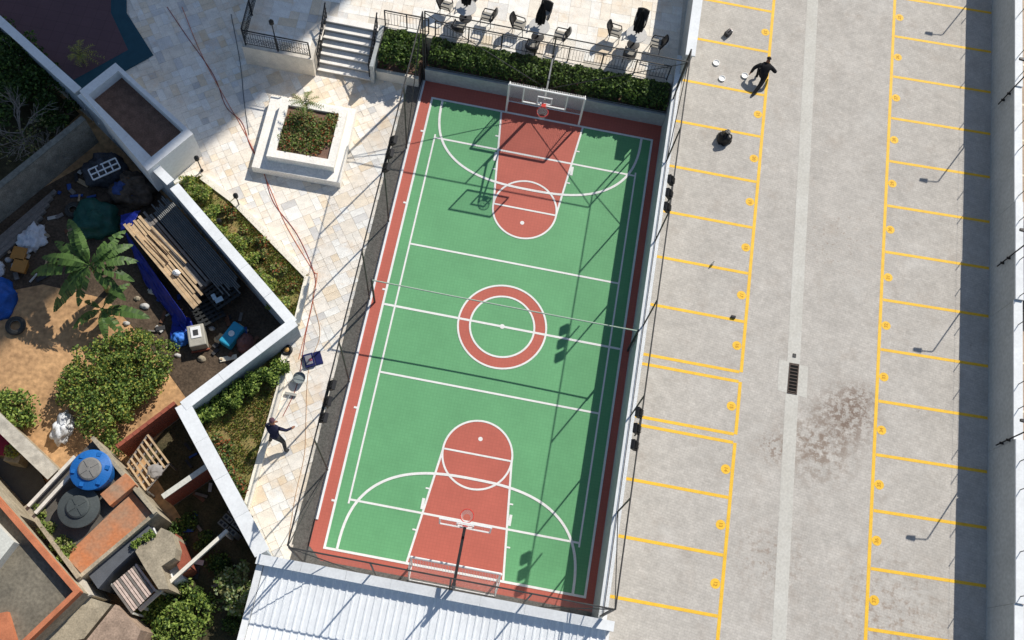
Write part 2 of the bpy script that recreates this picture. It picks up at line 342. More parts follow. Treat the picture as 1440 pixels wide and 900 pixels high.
# ---- sports court
ct = MB(); ct.box(-5.45, -10.62, LOT - .5, 5.45, 10.6, 0); court = ct.build('sports_court', red, kind='structure')
m = MB(); m.box(-4.88, -9.8, .001, 4.88, 9.8, .004); m.build('green_playing_area', green, court)
m = MB(); m.ring((0, 0), 1.29, 1.77, .008); m.build('centre_ring', red, court)
for s in (1, -1):
    m = MB(); arc = [(1.33 * math.cos(a), s * (5.33 - 1.33 * math.sin(a))) for a in [math.pi * i / 32 for i in range(33)]]
    m.sheet([(1.80, s * 9.79)] + arc + [(-1.80, s * 9.79)], .008); m.build('key_area', red, court)
def cl(m, name='court_line'): return m.build(name, white_paint, court)
LW = .075
def rect_lines(hx, hy, wd, z):
    for a, b in (((-hx - wd / 2, hy), (hx + wd / 2, hy)), ((-hx - wd / 2, -hy), (hx + wd / 2, -hy))): m = MB(); m.line(a, b, wd, z); cl(m)
    for x in (-hx, hx): m = MB(); m.line((x, -hy + wd / 2), (x, hy - wd / 2), wd, z); cl(m)
rect_lines(4.86, 9.80, .09, .012)
for s in (1, -1):
    for x in (-4.37, 4.37): m = MB(); m.line((x, s * .045), (x, s * 8.06), .07, .0145 if x > 0 else .0145); cl(m)
    m = MB(); m.line((-4.335, s * 7.9), (4.335, s * 7.9), .08, .0125); cl(m)
    m = MB(); m.line((-4.335, s * 2.81), (4.335, s * 2.81), .08, .0125); cl(m)
    m = MB(); m.line((-1.29, s * 5.33), (1.29, s * 5.33), .07, .0165); cl(m)
    for sx in (1, -1): m = MB(); m.line((sx * 1.80, s * 9.76), (sx * 1.33, s * 5.33), .08, .0155); cl(m)
    m = MB(); m.ring((0, s * 5.33), 1.30, 1.375, .0175); cl(m, 'free_throw_circle')
    m = MB(); pts = []
    for i in range(61):
        a = math.pi * i / 60; x = math.cos(a); pts.append((4.40 * x, s * (9.76 - 3.48 * (1 - abs(x) ** 2.65) ** (1 / 2.65))))
    m.strip(pts, .10, .0195); cl(m, 'three_point_arc')
    m = MB(); m.disc((0, s * 4.70), .085, .0125, 20); cl(m, 'penalty_spot')
    for sx in (1, -1):
        for yy, w2, ln in ((8.55, .06, .13), (7.55, .42, .11), (6.95, .06, .13), (6.35, .06, .13)):
            x = 1.33 + .47 * (yy - 5.33) / 4.46 + .045; m = MB(); m.box(sx * x, s * yy - w2 / 2, .010, sx * (x + ln), s * yy + w2 / 2, .0165); cl(m, 'lane_mark')
m = MB(); m.line((-4.81, 0), (4.81, 0), .09, .0135); cl(m, 'halfway_line')
m = MB(); m.ring((0, 0), 1.735, 1.81, .0175); cl(m, 'centre_circle')
m = MB(); m.ring((0, 0), 1.255, 1.33, .0175); cl(m, 'centre_circle')
m = MB(); m.disc((0, 0), .1, .0175, 24); cl(m, 'centre_spot')
for y in (.62, -4.4, -8.05, 4.6, 8.1): m = MB(); m.box(-5.02, y - .04, .010, -4.905, y + .04, .0125); cl(m, 'side_mark')
m = MB(); m.box(-5.46, -8.85, -.01, -5.33, 10.58, .05); m.build('white_kerb', white_cap, court)
m = MB(); m.sheet([(-6.05, -9.9), (-5.47, -9.9), (-5.47, 10.45), (-6.05, 10.45)], .012); m.build('drain_strip', strip_dark, plaza)
m = MB(); m.sheet([(-5.98, -10.6), (5.2, -10.6), (5.2, -10.28), (-4.9, -10.28), (-5.38, -9.86), (-5.98, -9.86)], .016); m.build('drain_strip', strip_dark, court)

# ---- stone tiles of the plaza
tile_cols = [C(244, 237, 224), C(241, 231, 215), C(247, 243, 235), C(238, 221, 195), C(228, 225, 219), C(243, 235, 222), C(212, 209, 204), C(244, 230, 208)]
tile_mats = [M('stone_%d' % i, c, .8, .10, 2.2, col2=None, fine=.05) for i, c in enumerate(tile_cols)]
for tm in tile_mats:                             # mineral bloom and iron staining that runs across the stones
    t_ = tm.node_tree; l_ = t_.links; pb = t_.nodes['Principled BSDF']; src = pb.inputs['Base Color'].links[0].from_socket
    ge = t_.nodes.new('ShaderNodeNewGeometry')
    for sc_, lo, hi, amt, tint in ((.8, .52, .70, .55, C(224, 190, 148)), (1.7, .56, .72, .4, C(176, 172, 166)), (6., .60, .75, .3, C(150, 138, 122))):
        nz_ = node(t_, 'ShaderNodeTexNoise', Scale=sc_, Detail=7, Roughness=.7); l_.new(ge.outputs['Position'], nz_.inputs['Vector'])
        mr_ = node(t_, 'ShaderNodeMapRange', From_Min=lo, From_Max=hi, To_Min=0, To_Max=amt); l_.new(nz_.outputs['Fac'], mr_.inputs['Value'])
        mx_ = t_.nodes.new('ShaderNodeMix'); mx_.data_type = 'RGBA'; l_.new(mr_.outputs[0], mx_.inputs[0]); l_.new(src, mx_.inputs[6]); mx_.inputs[7].default_value = tint; src = mx_.outputs[2]
    l_.new(src, pb.inputs['Base Color'])
gardenA = PX([(238, 262), (284, 247), (327, 280), (432, 387), (412, 462), (396, 452)], .05)
gardenB = PX([(408, 488), (394, 545), (372, 620), (344, 716), (252, 566)], .05)
mat_poly = PX([(-80, -40), (178, -40), (178, 18), (216, 78), (115, 133)])
bench_lo = [(-11.40, 4.66), (-7.70, 4.70), (-7.84, 8.28), (-11.48, 8.16)]
def make_tiles(region, exclude, ang, mod, zt, parent, nmax, seed, wts, zoff=0.0):
    rr = random.Random(seed); xs = [p[0] for p in region]; ys = [p[1] for p in region]; cx, cy = sum(xs) / len(xs), sum(ys) / len(ys)
    ca, sa = math.cos(ang), math.sin(ang); n = int(max(max(xs) - min(xs), max(ys) - min(ys)) / mod * .8) + 4; used = set(); out = []
    for i in range(-n, n):
        for j in range(-n, n):
            if (i, j) in used: continue
            a, b = rr.choice(((1, 1), (1, 1), (2, 1), (1, 2), (2, 2), (1, 1)))
            if any((i + p, j + q) in used for p in range(a) for q in range(b)): a = b = 1
            for p in range(a):
                for q in range(b): used.add((i + p, j + q))
            u, v = (i + a / 2) * mod, (j + b / 2) * mod; x, y = cx + u * ca - v * sa, cy + u * sa + v * ca
            if inside((x, y), region) and not any(inside((x, y), e) for e in exclude): out.append((x, y, a, b, rr.choices(range(len(tile_mats)), wts)[0]))
    out.sort(key=lambda t: (t[0] - CAM.x) ** 2 + (t[1] - CAM.y) ** 2)
    shared = {}; base = Vector(parent.location)
    for (x, y, a, b, k) in out[:nmax]:
        if (a, b, k) not in shared:
            m = MB(); h = .005; m.box(-a * mod / 2 + h, -b * mod / 2 + h, -.02, a * mod / 2 - h, b * mod / 2 - h, 0)
            o = m.build('tile', tile_mats[k], parent); shared[(a, b, k)] = o.data
        else: o = bpy.data.objects.new('tile', shared[(a, b, k)]); sc.collection.objects.link(o); o.parent = parent
        if o.data.vertices[0].co.length > 9: o.data.transform(Matrix.Translation(base))
        o.location = Vector((x, y, zt + rr.uniform(-.002, .002))) - base; o.rotation_euler = (rr.uniform(-.004, .004), rr.uniform(-.004, .004), ang)
    m = MB()
    for (x, y, a, b, k) in out[nmax:]:
        hx, hy = a * mod / 2 - .005, b * mod / 2 - .005; z = zt + rr.uniform(-.002, .002); m.cur = k
        m.prism([(x + u * ca - v * sa, y + u * sa + v * ca) for u, v in ((-hx, -hy), (hx, -hy), (hx, hy), (-hx, hy))], zt - .02, z)
    if m.f: m.build('tiles', tile_mats, parent, kind='stuff')
    return len(out)
make_tiles([tuple(p) for p in WALL] + [(-6.05, -10.62), (-6.05, 10.7), (-7.4, 10.7), (-13.0, 11), (-15, 22), (-26, 22)], [gardenA, gardenB, bench_lo, mat_poly], R(37), .30, 0.0, plaza, 300, 3, (5, 5, 4, 2, 2, 5, .8, 2))
# rubber play surface
m = MB(); m.prism(mat_poly, -.02, .03); play = m.build('play_surface', M('teal_rubber', C(40, 78, 92), .9, .1, 3), kind='structure')
q = [(-60, -20), (160, -20), (180, 68), (100, 112), (85, 96)]
m = MB(); m.prism(PX([(-80, -40), (156, -40), (156, 18), (180, 70), (104, 112)], .035), .0305, .035); m.build('inner_field', grid_mat('maroon_rubber', C(96, 72, 78), .5, .01, .75), play)
# gardens
for nm, poly in (('garden_bed', gardenA), ('garden_bed', gardenB)):
    m = MB(); m.prism(poly, -.3, .06); gb = m.build(nm, grassm, kind='structure')
    n0 = 3 if poly is gardenA else 0
def kerb(pts, name='garden_kerb'):
    for a, b in zip(pts[:-1], pts[1:]):
        A, B = G(*a, .1), G(*b, .1); m = MB(); d = (B - A).normalized(); m.bar(A + Vector((0, 0, -.05)), B + Vector((0, 0, -.05)) - d * .0, .26, .2)
        m.build(name, M('cream_kerb', C(240, 232, 216), .8, .06, 3), plaza)
kerb([(284, 249), (327, 281)]); kerb([(328, 282), (431, 387)]); kerb([(433, 389), (417, 455)]); kerb([(401, 496), (394, 545), (373, 620), (346, 716)])
# terrace
TZ = 1.25
m = MB(); m.prism([(-7.5, 12.1), (-5.55, 12.1), (-5.55, 11.95), (5.45, 11.95), (5.45, 60), (-10.0, 60), (-10.0, 12.1)], LOT - .4, TZ - .02)
terrace = m.build('terrace', M('terrace_bed', C(216, 208, 194), .95, .1, 3), kind='structure')
m = MB(); m.prism([(-13.05, 9.75), (-10.02, 9.75), (-10.02, 60), (-13.6, 60)], LOT - .4, TZ - .02); terrace2 = m.build('terrace', M('terrace_bed', C(216, 208, 194)), kind='structure')
make_tiles([(-7.45, 12.15), (5.3, 12.15), (5.3, 20), (-9.9, 20), (-9.9, 12.15)], [], R(2), .45, TZ, terrace, 160, 5, (5, 2, 6, .6, .3, 4, .1, 1))
make_tiles([(-12.9, 9.9), (-10.1, 9.9), (-10.1, 18), (-13.2, 18)], [], R(2), .40, TZ, terrace2, 40, 6, (5, 4, 4, 2, 2, 4, 1, 2))
# stairs
st = thing('staircase', 'pale stone steps with dark handrails rising to the terrace', 'stairs', (-8.8, 11, 0))
tread = M('pale_stone_tread', C(246, 242, 234), .75, .08, 3); riser = M('grey_stone_riser', C(176, 172, 164), .8, .1, 3)
for i in range(7):
    y = 10.0 + .30 * i; z = .1786 * (i + 1)
    m = MB(); m.box(-10.0, y + .02, -.02, -7.62, y + .32 if i < 6 else 12.09, z - .04); s_ = m.build('step', riser, st)
    m = MB(); m.box(-10.01 + .02, y, z - .04, -7.63, y + .31 if i < 6 else 12.09, z); m.build('tread', tread, s_)
m = MB(); m.prism([(-7.60, 9.95), (-7.44, 9.95), (-7.44, 12.08), (-7.60, 12.08)], -.02, 1.30); m.build('side_wall', grey_wall, st)
def stair_rail(x, base):
    pts = [(x, 10.03 + .30 * i, .1786 * (i + 1)) for i in range(7)]
    for i, p in enumerate(pts):
        if i % 2 == 0: m = MB(); m.bar((p[0], p[1] + .12, p[2] - .02), (p[0], p[1] + .12, p[2] + .95), .04); m.build('post', blk, base)
    for h in (.92, .55, .25): m = MB(); m.bar((x, 10.1, .17 + h), (x, 12.05, 1.24 + h), .05 if h > .9 else .025); m.build('handrail', blk, base)
    for k in range(14): m = MB(); y = 10.2 + k * .135; z = .17 + (y - 10.1) * .549; m.bar((x, y, z), (x, y, z + .9), .018); m.build('baluster', blk, base)
stair_rail(-9.93, st); stair_rail(-7.70, st)
def railing(name, a, b, z, label, h=1.0, step=.13, ornate=False, mat=None):
    a, b = Vector(a), Vector(b); L = (b - a).length; d = (b - a) / L; t = thing(name, label, 'railing', (a.x, a.y, z)); mat = mat or (blk if ornate else darkm)
    P3 = lambda s, zz: (a.x + d.x * s, a.y + d.y * s, z + zz)
    for h_, w_ in ((h, .04), (h - .14, .018), (.1, .02)): m = MB(); m.bar(P3(0, h_), P3(L, h_), w_); m.build('rail', mat, t)
    k = max(2, round(L / 1.5))
    for i in range(k + 1): m = MB(); m.bar(P3(L * i / k, -.02), P3(L * i / k, h), .05); m.build('post', mat, t)
    nb = int(L / step)
    shared = None
    for i in range(1, nb):
        if shared is None: m = MB(); m.bar((0, 0, .1), (0, 0, h - .14), .014); o = m.build('baluster', mat, t); o.data.transform(Matrix.Translation(Vector((a.x, a.y, z)))); shared = o.data
        else: o = bpy.data.objects.new('baluster', shared); sc.collection.objects.link(o); o.parent = t
        o.location = (d.x * L * i / nb, d.y * L * i / nb, 0)
    if ornate:
        m = MB()
        for i in range(int(L / .16)):
            c = P3(.1 + i * .16, .48); m.torus(c, .07, .010, 12, 4, (-d.y, d.x, 0)); c = P3(.1 + i * .16, .28); m.torus(c, .06, .010, 12, 4, (-d.y, d.x, 0))
        m.build('scrollwork', mat, t)
    return t
railing('terrace_railing', (-5.2, 12.12), (4.95, 12.12), TZ, 'long dark railing along the terrace edge behind the court hedge')
railing('terrace_railing', (-7.4, 12.16), (-5.5, 12.16), TZ, 'short dark railing between the staircase and the court fence')
railing('ornate_railing', (-12.9, 9.86), (-10.12, 9.86), TZ, 'ornate black railing above the low wall left of the stairs', ornate=True, step=.1)
railing('ornate_railing', (-12.95, 9.95), (-13.3, 17.0), TZ, 'ornate black railing running back along the shaded side of the terrace', ornate=True, step=.1)
# court end wall, planter bed
m = MB(); m.box(-5.35, 10.6, LOT, 5.2, 10.78, .86); m.build('retaining_wall', grey_wall, label='low grey rendered wall under the hedge at the court end', cat='wall')
m = MB(); m.box(-5.35, 10.78, LOT, 5.2, 11.94, .72); m.build('hedge_bed', soil, kind='structure')
m = MB(); m.box(-7.42, 10.35, LOT, -5.56, 12.08, .55); m.build('hedge_bed', soil, kind='structure')
m = MB(); m.box(-7.42, 10.2, LOT, -5.56, 10.35, .62); m.build('retaining_wall', M('cream_stone', C(226, 218, 204), .8), label='low cream stone wall of the small planter beside the steps', cat='wall')
def hedge(x0, y0, x1, y1, z0, z1, n, label):
    random.seed(int(abs(x0) * 100)); t = thing('hedge', label, 'hedge', ((x0 + x1) / 2, (y0 + y1) / 2, z0))
    m = MB(); L = x1 - x0
    for _ in range(n):
        x = rnd(x0, x1); bump_ = noise.noise(Vector((x * 1.7, 0, z0))) * .22 + noise.noise(Vector((x * 5, 3, z0))) * .12
        y = rnd(y0, y1); u = (y - (y0 + y1) / 2) / ((y1 - y0) / 2); top = z1 + bump_ - .3 * u ** 4; z = top - abs(random.gauss(0, .22)) if random.random() < .75 else rnd(z0, top)
        leaf(m, Vector((x, y, max(z, z0))), .12 * rnd(.7, 1.5), .4, 4)
    m.build('foliage', [leafC, leafA, leafA, dullA], t)
    m = MB()
    for k in range(int(L / .45)):
        x = x0 + .2 + k * .45; y = (y0 + y1) / 2 + rnd(-.2, .2); m.tube([(x, y, z0 - .05), (x + rnd(-.1, .1), y + rnd(-.1, .1), z1 - .3)], .02, 5)
    m.build('stems', bark, t)
hedge(-5.25, 10.80, 5.1, 11.95, .72, 1.60, 13000, 'long clipped dark green hedge behind the court end wall')
hedge(-7.35, 10.42, -5.62, 12.0, .55, 1.55, 2300, 'short square hedge between the steps and the court fence')
# court side wall on the parking side
t = thing('court_side_wall', 'grey wall with white cap between the court and parking bays', 'wall', (5.35, 0, 0))
m = MB(); m.box(5.2, -10.62, LOT, 5.44, 12.9, 2.0); m.build('wall_body', grey_wall, t)
m = MB(); m.box(5.17, -10.66, 2.0, 5.47, 12.9, 2.05); m.build('cap', white_cap, t)
t = thing('terrace_side_wall', 'tall wall with bright cap shading the terrace beside the parking', 'wall', (5.5, 15, 0))
m = MB(); m.box(5.36, 12.0, LOT, 5.60, 60, 3.4); m.build('wall_body', grey_wall, t)
m = MB(); m.box(5.30, 11.95, 3.4, 5.70, 60, 3.46); m.build('cap', white_cap, t)

# ================================================================== FENCE
FZ = 4.7
def fence(name, a, b, z0, z1, label, nposts, skip=(), wires=None):
    a, b = Vector(a), Vector(b); L = (b - a).length; d = (b - a) / L; t = thing(name, label, 'fence', (a.x, a.y, z0)); P3 = lambda s, z: (a.x + d.x * s, a.y + d.y * s, z)
    for i in range(nposts):
        if i in skip: continue
        s = L * i / (nposts - 1); m = MB(); m.tube([P3(s, z0), P3(s, z1)], .032, 8); m.build('post', darkm, t)
    for z in (z1, z0 + .06): m = MB(); m.tube([P3(0, z), P3(L, z)], .027 if z == z1 else .016, 6); m.build('rail', darkm, t)
    for e, sgn in ((0, 1), (L, -1)):
        m = MB(); m.tube([P3(e, z1 - .1), P3(e + sgn * L / (nposts - 1), z0 + .15)], .018, 6); m.build('brace', darkm, t)
    m = MB(); m.add([P3(0, z0 + .05), P3(L, z0 + .05), P3(L, z1), P3(0, z1)], [[0, 1, 2, 3]]); m.build('wire_mesh', wires or mesh_blk, t)
    return t
fence('court_fence', (5.32, -10.55), (5.32, 11.3), 2.05, FZ, 'wire mesh court fence on the grey wall beside the parking bays', 7)
fence('court_fence', (-5.42, -10.5), (-5.42, 10.65), 0.05, FZ, 'tall wire mesh court fence along the stone plaza', 7, wires=mesh_mat('close_woven_wire', (.02, .02, .022, 1), .05, .065))
fence('court_fence', (-5.34, 10.69), (5.24, 10.69), .86, FZ, 'wire mesh court fence rising in front of the hedge', 3)
fence('court_fence', (-5.36, -10.57), (5.24, -10.57), 0.02, FZ, 'wire mesh court fence beside the white metal roof', 5, wires=mesh_mat('dense_woven_wire', (.02, .02, .022, 1), .05, .10))
# floodlights on the fence tops
def floodlights(x, y, s, label):
    t = thing('floodlight_bar', label, 'floodlight', (x, y, FZ), 'floodlight bars on the court fences')
    m = MB(); m.bar((x, y - .75, FZ + .06), (x, y + .75, FZ + .06), .05); m.build('crossbar', blk, t)
    m = MB(); m.tube([(x, y, FZ - .7), (x, y, FZ + .1)], .03, 8); m.build('bracket', blk, t)
    for dy in (-.58, 0, .58):
        m = MB(); c = Vector((x + s * .10, y + dy, FZ + .16)); q = Matrix.Rotation(s * R(35), 3, 'Y')
        vs = [c + q @ Vector((i * .07, j * .17, k * .15)) for i in (-1, 1) for j in (-1, 1) for k in (-1, 1)]
        m.add(vs, [[0, 1, 3, 2], [4, 6, 7, 5], [0, 4, 5, 1], [2, 3, 7, 6], [0, 2, 6, 4], [1, 5, 7, 3]]); h = m.build('lamp_head', blk, t, bevel=.012)
        m = MB()
        for f in (-.10, -.05, 0, .05, .10):
            vs = [c + q @ Vector((-s * .07 + i * .035 - s * .03, f + j * .006, k * .13)) for i in (-1, 1) for j in (-1, 1) for k in (-1, 1)]; m.add(vs, [[0, 1, 3, 2], [4, 6, 7, 5], [0, 4, 5, 1], [2, 3, 7, 6], [0, 2, 6, 4], [1, 5, 7, 3]])
        m.build('cooling_fins', darkm, h)
        m = MB(); vs = [c + q @ Vector((s * .074, j * .15, k * .13)) for j, k in ((-1, -1), (1, -1), (1, 1), (-1, 1))]; m.add(vs, [[0, 1, 2, 3]]); m.build('lens', M('lamp_glass', C(150, 156, 160), .15, .03), h)
floodlights(-5.36, 4.06, 1, 'three black floodlights on the plaza fence beside the stone planter bench')
floodlights(-5.36, -5.64, 1, 'three black floodlights on the plaza fence near the white roof')
floodlights(5.28, 4.63, -1, 'three black floodlights on the parking side fence near the hedge')
floodlights(5.28, -4.55, -1, 'three black floodlights on the parking side fence near the white roof')

# ================================================================== HOOPS, GOALS, NET
acry = bpy.data.materials.new('clear_acrylic'); acry.use_nodes = True; b_ = acry.node_tree.nodes['Principled BSDF']
b_.inputs['Base Color'].default_value = (.85, .8, .78, 1); b_.inputs['Alpha'].default_value = .10; b_.inputs['Roughness'].default_value = .15
rimred = M('rim_red', C(214, 62, 54), .45, .05); netm = mesh_mat('hoop_net_cord', (.8, .8, .8, 1), .06, .2)
def hoop(s, label, x0, tint):
    yb = s * 8.62; t = thing('basketball_hoop', label, 'basketball hoop', (x0, s * 10.67, .86 if s > 0 else 0.0)); yp = s * 10.67
    if s > 0: m = MB(); m.tube([(x0, 10.62, .86), (x0, 10.62, 3.6)], .05, 10); m.build('pole', darkm, t)
    else: m = MB(); m.tube([(x0, -10.62, 0), (x0, -10.62, 3.7)], .07, 10); m.build('pole', darkm, t)
    m = MB(); m.bar((x0, s * 10.62, 3.45), (x0, yb + s * .06, 3.45), .10 if s < 0 else .06, .12 if s < 0 else .06); m.build('arm', blk if s < 0 else steel_g, t)
    m = MB(); m.bar((x0, s * 10.62, 2.7), (x0, yb + s * .06, 3.2), .05, .05); m.build('strut', blk if s < 0 else steel_g, t)
    m = MB(); m.box(x0 - .87, yb - .012, 2.92, x0 + .87, yb + .012, 3.92); bd = m.build('backboard', acry, t)
    for (xa, za, xb_, zb) in ((-.9, 2.9, .9, 2.9), (-.9, 3.94, .9, 3.94), (-.88, 2.92, -.88, 3.92), (.88, 2.92, .88, 3.92)):
        m = MB(); m.bar((x0 + xa, yb, za), (x0 + xb_, yb, zb), .05, .05); m.build('frame', white_met, bd)
    yf = yb - s * .02
    for (xa, za, xb_, zb) in ((-.3, 3.06, .3, 3.06), (-.3, 3.5, .3, 3.5), (-.28, 3.06, -.28, 3.5), (.28, 3.06, .28, 3.5)):
        m = MB(); m.bar((x0 + xa, yf, za), (x0 + xb_, yf, zb), .045, .012 if False else .045); m.build('target_square', white_met, bd)
    m = MB(); yr = yb - s * .40; m.torus((x0, yr, 3.05), .23, .016, 28, 6); rm = m.build('rim', rimred, t)
    m = MB(); m.box(x0 - .09, min(yb - s * .02, yr + s * .22), 2.98, x0 + .09, max(yb - s * .02, yr + s * .22), 3.09); m.build('rim_bracket', rimred, rm)
    m = MB(); n = 18; prof = ((.22, 3.04), (.17, 2.85), (.13, 2.68)); vs = []
    for r_, z in prof: vs += [(x0 + r_ * math.cos(2 * math.pi * j / n), yr + r_ * math.sin(2 * math.pi * j / n), z) for j in range(n)]
    m.add(vs, [[i * n + j, i * n + (j + 1) % n, (i + 1) * n + (j + 1) % n, (i + 1) * n + j] for i in range(2) for j in range(n)]); m.build('net', netm, rm)
hoop(1, 'basketball hoop with clear board and red rim in front of the hedge', -.03, 0)
hoop(-1, 'basketball hoop on a black arm reaching out from the white roof end', .06, 0)
def goal(s, label):
    y = s * 9.82; t = thing('futsal_goal', label, 'goal', (0, y, 0)); hw = 1.6; H = 2.12; D = .55; yb = y + s * D
    for x in (-hw, hw):
        m = MB(); m.tube([(x, y, 0), (x, y, H)], .045, 10); m.build('post', white_met, t)
        m = MB(); m.tube([(x, y, H - .02), (x, yb - s * .25, H - .25), (x, yb, .03)], .025, 8); m.build('back_stay', white_met, t)
        m = MB(); m.tube([(x, y, .03), (x, yb, .03)], .025, 8); m.build('ground_bar', white_met, t)
    m = MB(); m.tube([(-hw, y, H), (hw, y, H)], .045, 10); m.build('crossbar', white_met, t)
    m = MB(); m.tube([(-hw, yb, .03), (hw, yb, .03)], .025, 8); m.build('ground_bar', white_met, t)
    m = MB(); yk = yb - s * .25
    m.add([(-hw, y, H), (hw, y, H), (hw, yk, H - .25), (-hw, yk, H - .25), (-hw, yb, .03), (hw, yb, .03), (-hw, y, .03), (hw, y, .03)], [[0, 1, 2, 3], [3, 2, 5, 4], [0, 3, 4, 6], [1, 7, 5, 2]]); m.build('net', mesh_white, t)
goal(1, 'white tubular futsal goal under the hoop by the hedge'); goal(-1, 'white tubular futsal goal under the hoop by the white roof')
t = thing('volleyball_net', 'rolled volleyball net on a cord between two court posts', 'net', (0, 0, 0))
for x in (-5.2, 5.12): m = MB(); m.tube([(x, 0, 0), (x, 0, 2.36)], .045, 10); m.build('post', darkm, t)
m = MB(); pts = [(-5.2 + i * .645, 0, 2.30 - .06 * math.sin(math.pi * i / 16)) for i in range(17)]; m.tube(pts, .028, 6); m.build('rolled_net', M('pale_netting', C(170, 186, 170), .9, .15, 8), t)
m = MB(); m.tube([(5.12, .0, 1.2), (5.16, -.02, 1.2)], .09, 12); m.build('winch', darkm, t)

# ================================================================== PARKING EDGE WALL (beyond the bays)
y0 = -30; k = 0
seg = [(-40, -7.45, 2.02, 0), (-7.45, -1.35, 2.10, 0), (-1.35, 4.45, 2.00, -.06), (4.45, 8.9, 2.10, 0), (8.9, 14.6, 2.02, .02), (14.6, 50, 2.08, 0)]
t = thing('lot_wall', 'long grey wall with stepped pale cap along the far parking bays', 'wall', (19.98, 5, 0))
for (a, b, h, o_) in seg:
    m = MB(); m.box(19.86, a + .006, LOT, 20.12, b - .006, h); m.build('wall_body', grey_wall, t)
    m = MB(); m.box(19.83 + o_ * .3, a + .004, h, 20.17, b - .004, h + .06); m.build('cap', white_cap, t)
t = thing('electric_fence', 'thin rods and wires along the top of the parking lot wall', 'fence', (20, 5, 2))
for k, y in enumerate([-9.2, -7.2, -5.6, -3.3, -2.2, -.1, .9, 3.4, 4.6, 6.2, 8.0, 9.2, 11.4, 12.6, 15.1, 16.2, 18.4, 20, 22]):
    m = MB(); m.tube([(20, y, 2.0), (20, y, 2.85)], .018, 6); m.build('rod', darkm, t)
for z in (2.45, 2.8): m = MB(); m.tube([(20, -12, z), (20, 25, z)], .004, 4); m.build('wire', steel_g, t)
def wall_lamp(y, lab):
    t = thing('lamp_post', lab, 'lamp post', (19.84, y, .9), 'lamp posts fixed to the lot wall')
    m = MB(); m.tube([(19.76, y, .85), (19.76, y, 3.95), (19.70, y, 4.02)], .028, 8); m.build('pole', blk, t)
    for z in (1.2, 1.7): m = MB(); m.box(19.71, y - .045, z - .025, 19.86, y + .045, z + .025); m.build('clamp', blk, t)
    m = MB(); m.tube([(19.72, y, 4.0), (19.3, y, 4.05)], .022, 8); m.build('arm', blk, t)
    m = MB(); m.prism([(18.98, y - .05), (19.32, y - .08), (19.32, y + .08), (18.98, y + .05)], 4.0, 4.09); m.build('lamp_head', darkm, t, bevel=.01)
for y in (22.3, 14.45, 6.45, -1.3, -9.2): wall_lamp(y, 'black lamp post clamped to the grey lot wall')
m = MB(); m.box(20.12, -60, LOT - .5, 120, 90, -.0); m.build('yard', M('tan_yard_concrete', C(186, 164, 138), .9, .15, 1.2), kind='structure')
yard = bpy.data.objects['yard']
for y in (17.5, 15.3, 13.4, 11.6, 9.6, 5.0, 2.7, .6, -1.6): m = MB(); m.line((20.2, y), (25, y + .1), .1, .004); m.build('bay_line', M('cream_paint', C(236, 222, 190), .7), yard)
# parked car beyond the wall
def car(x, y, label, col):
    t = thing('parked_car', label, 'car', (x, y, 0)); L, W = 4.2, 1.7
    sec = [(-2.1, .45, .62, .70), (-1.95, .30, .82, .80), (-1.2, .22, .92, .85), (0, .22, .95, .85), (1.1, .22, .95, .85), (1.9, .28, .92, .82), (2.1, .42, .80, .74)]
    m = MB(); vs = []
    for (yy, z0, z1, hw) in sec: vs += [(x - hw, y + yy, z0), (x + hw, y + yy, z0), (x + hw, y + yy, z1 - .1), (x + hw - .1, y + yy, z1), (x - hw + .1, y + yy, z1), (x - hw, y + yy, z1 - .1)]
    k = len(sec); m.add(vs, [[i * 6 + j, i * 6 + (j + 1) % 6, (i + 1) * 6 + (j + 1) % 6, (i + 1) * 6 + j] for i in range(k - 1) for j in range(6)] + [[5, 4, 3, 2, 1, 0], [(k - 1) * 6 + j for j in range(6)]])
    m.build('body', M('car_paint_' + col, C(28, 30, 44) if col == 'navy' else C(232, 232, 230), .25, .05), t, smooth=False, bevel=.03)
    m = MB(); q = [(-.95, .95, .72), (-.35, 1.42, .60), (.95, 1.45, .60), (1.6, .95, .72)]; vs = []
    for (yy, z, hw) in q: vs += [(x - hw, y + yy, z), (x + hw, y + yy, z)]
    vs += [(x - .74, y - .95, .93), (x + .74, y - .95, .93), (x - .74, y + 1.6, .93), (x + .74, y + 1.6, .93)]
    m.add(vs, [[0, 1, 3, 2], [4, 5, 7, 6], [0, 2, 4, 6, 10, 8], [1, 9, 11, 7, 5, 3]]); m.build('windows', M('car_glass', C(20, 22, 26), .08, .02), t)
    m = MB(); m.box(x - .6, y - .34, 1.425, x + .6, y + .94, 1.47); m.build('roof', M('car_roof_white', C(236, 236, 236), .3, .03), t, bevel=.02)
    for sx in (-.78, .78):
        for yy in (-1.3, 1.3):
            m = MB(); m.tube([(x + sx - .1, y + yy, .31), (x + sx + .1, y + yy, .31)], .31, 18); wv = m.build('wheel', M('tyre_rubber', C(30, 30, 30), .9), t)
            m = MB(); m.tube([(x + sx - .105, y + yy, .31), (x + sx + .105, y + yy, .31)], .19, 14); m.build('rim', steel_g, wv)
    for sx in (-.6, .6): m = MB(); m.box(x + sx - .14, y - 2.13, .62, x + sx + .14, y - 2.06, .74); m.build('headlight', white_met, t)
car(21.75, 6.9, 'navy car with a white roof parked beyond the grey wall', 'navy')

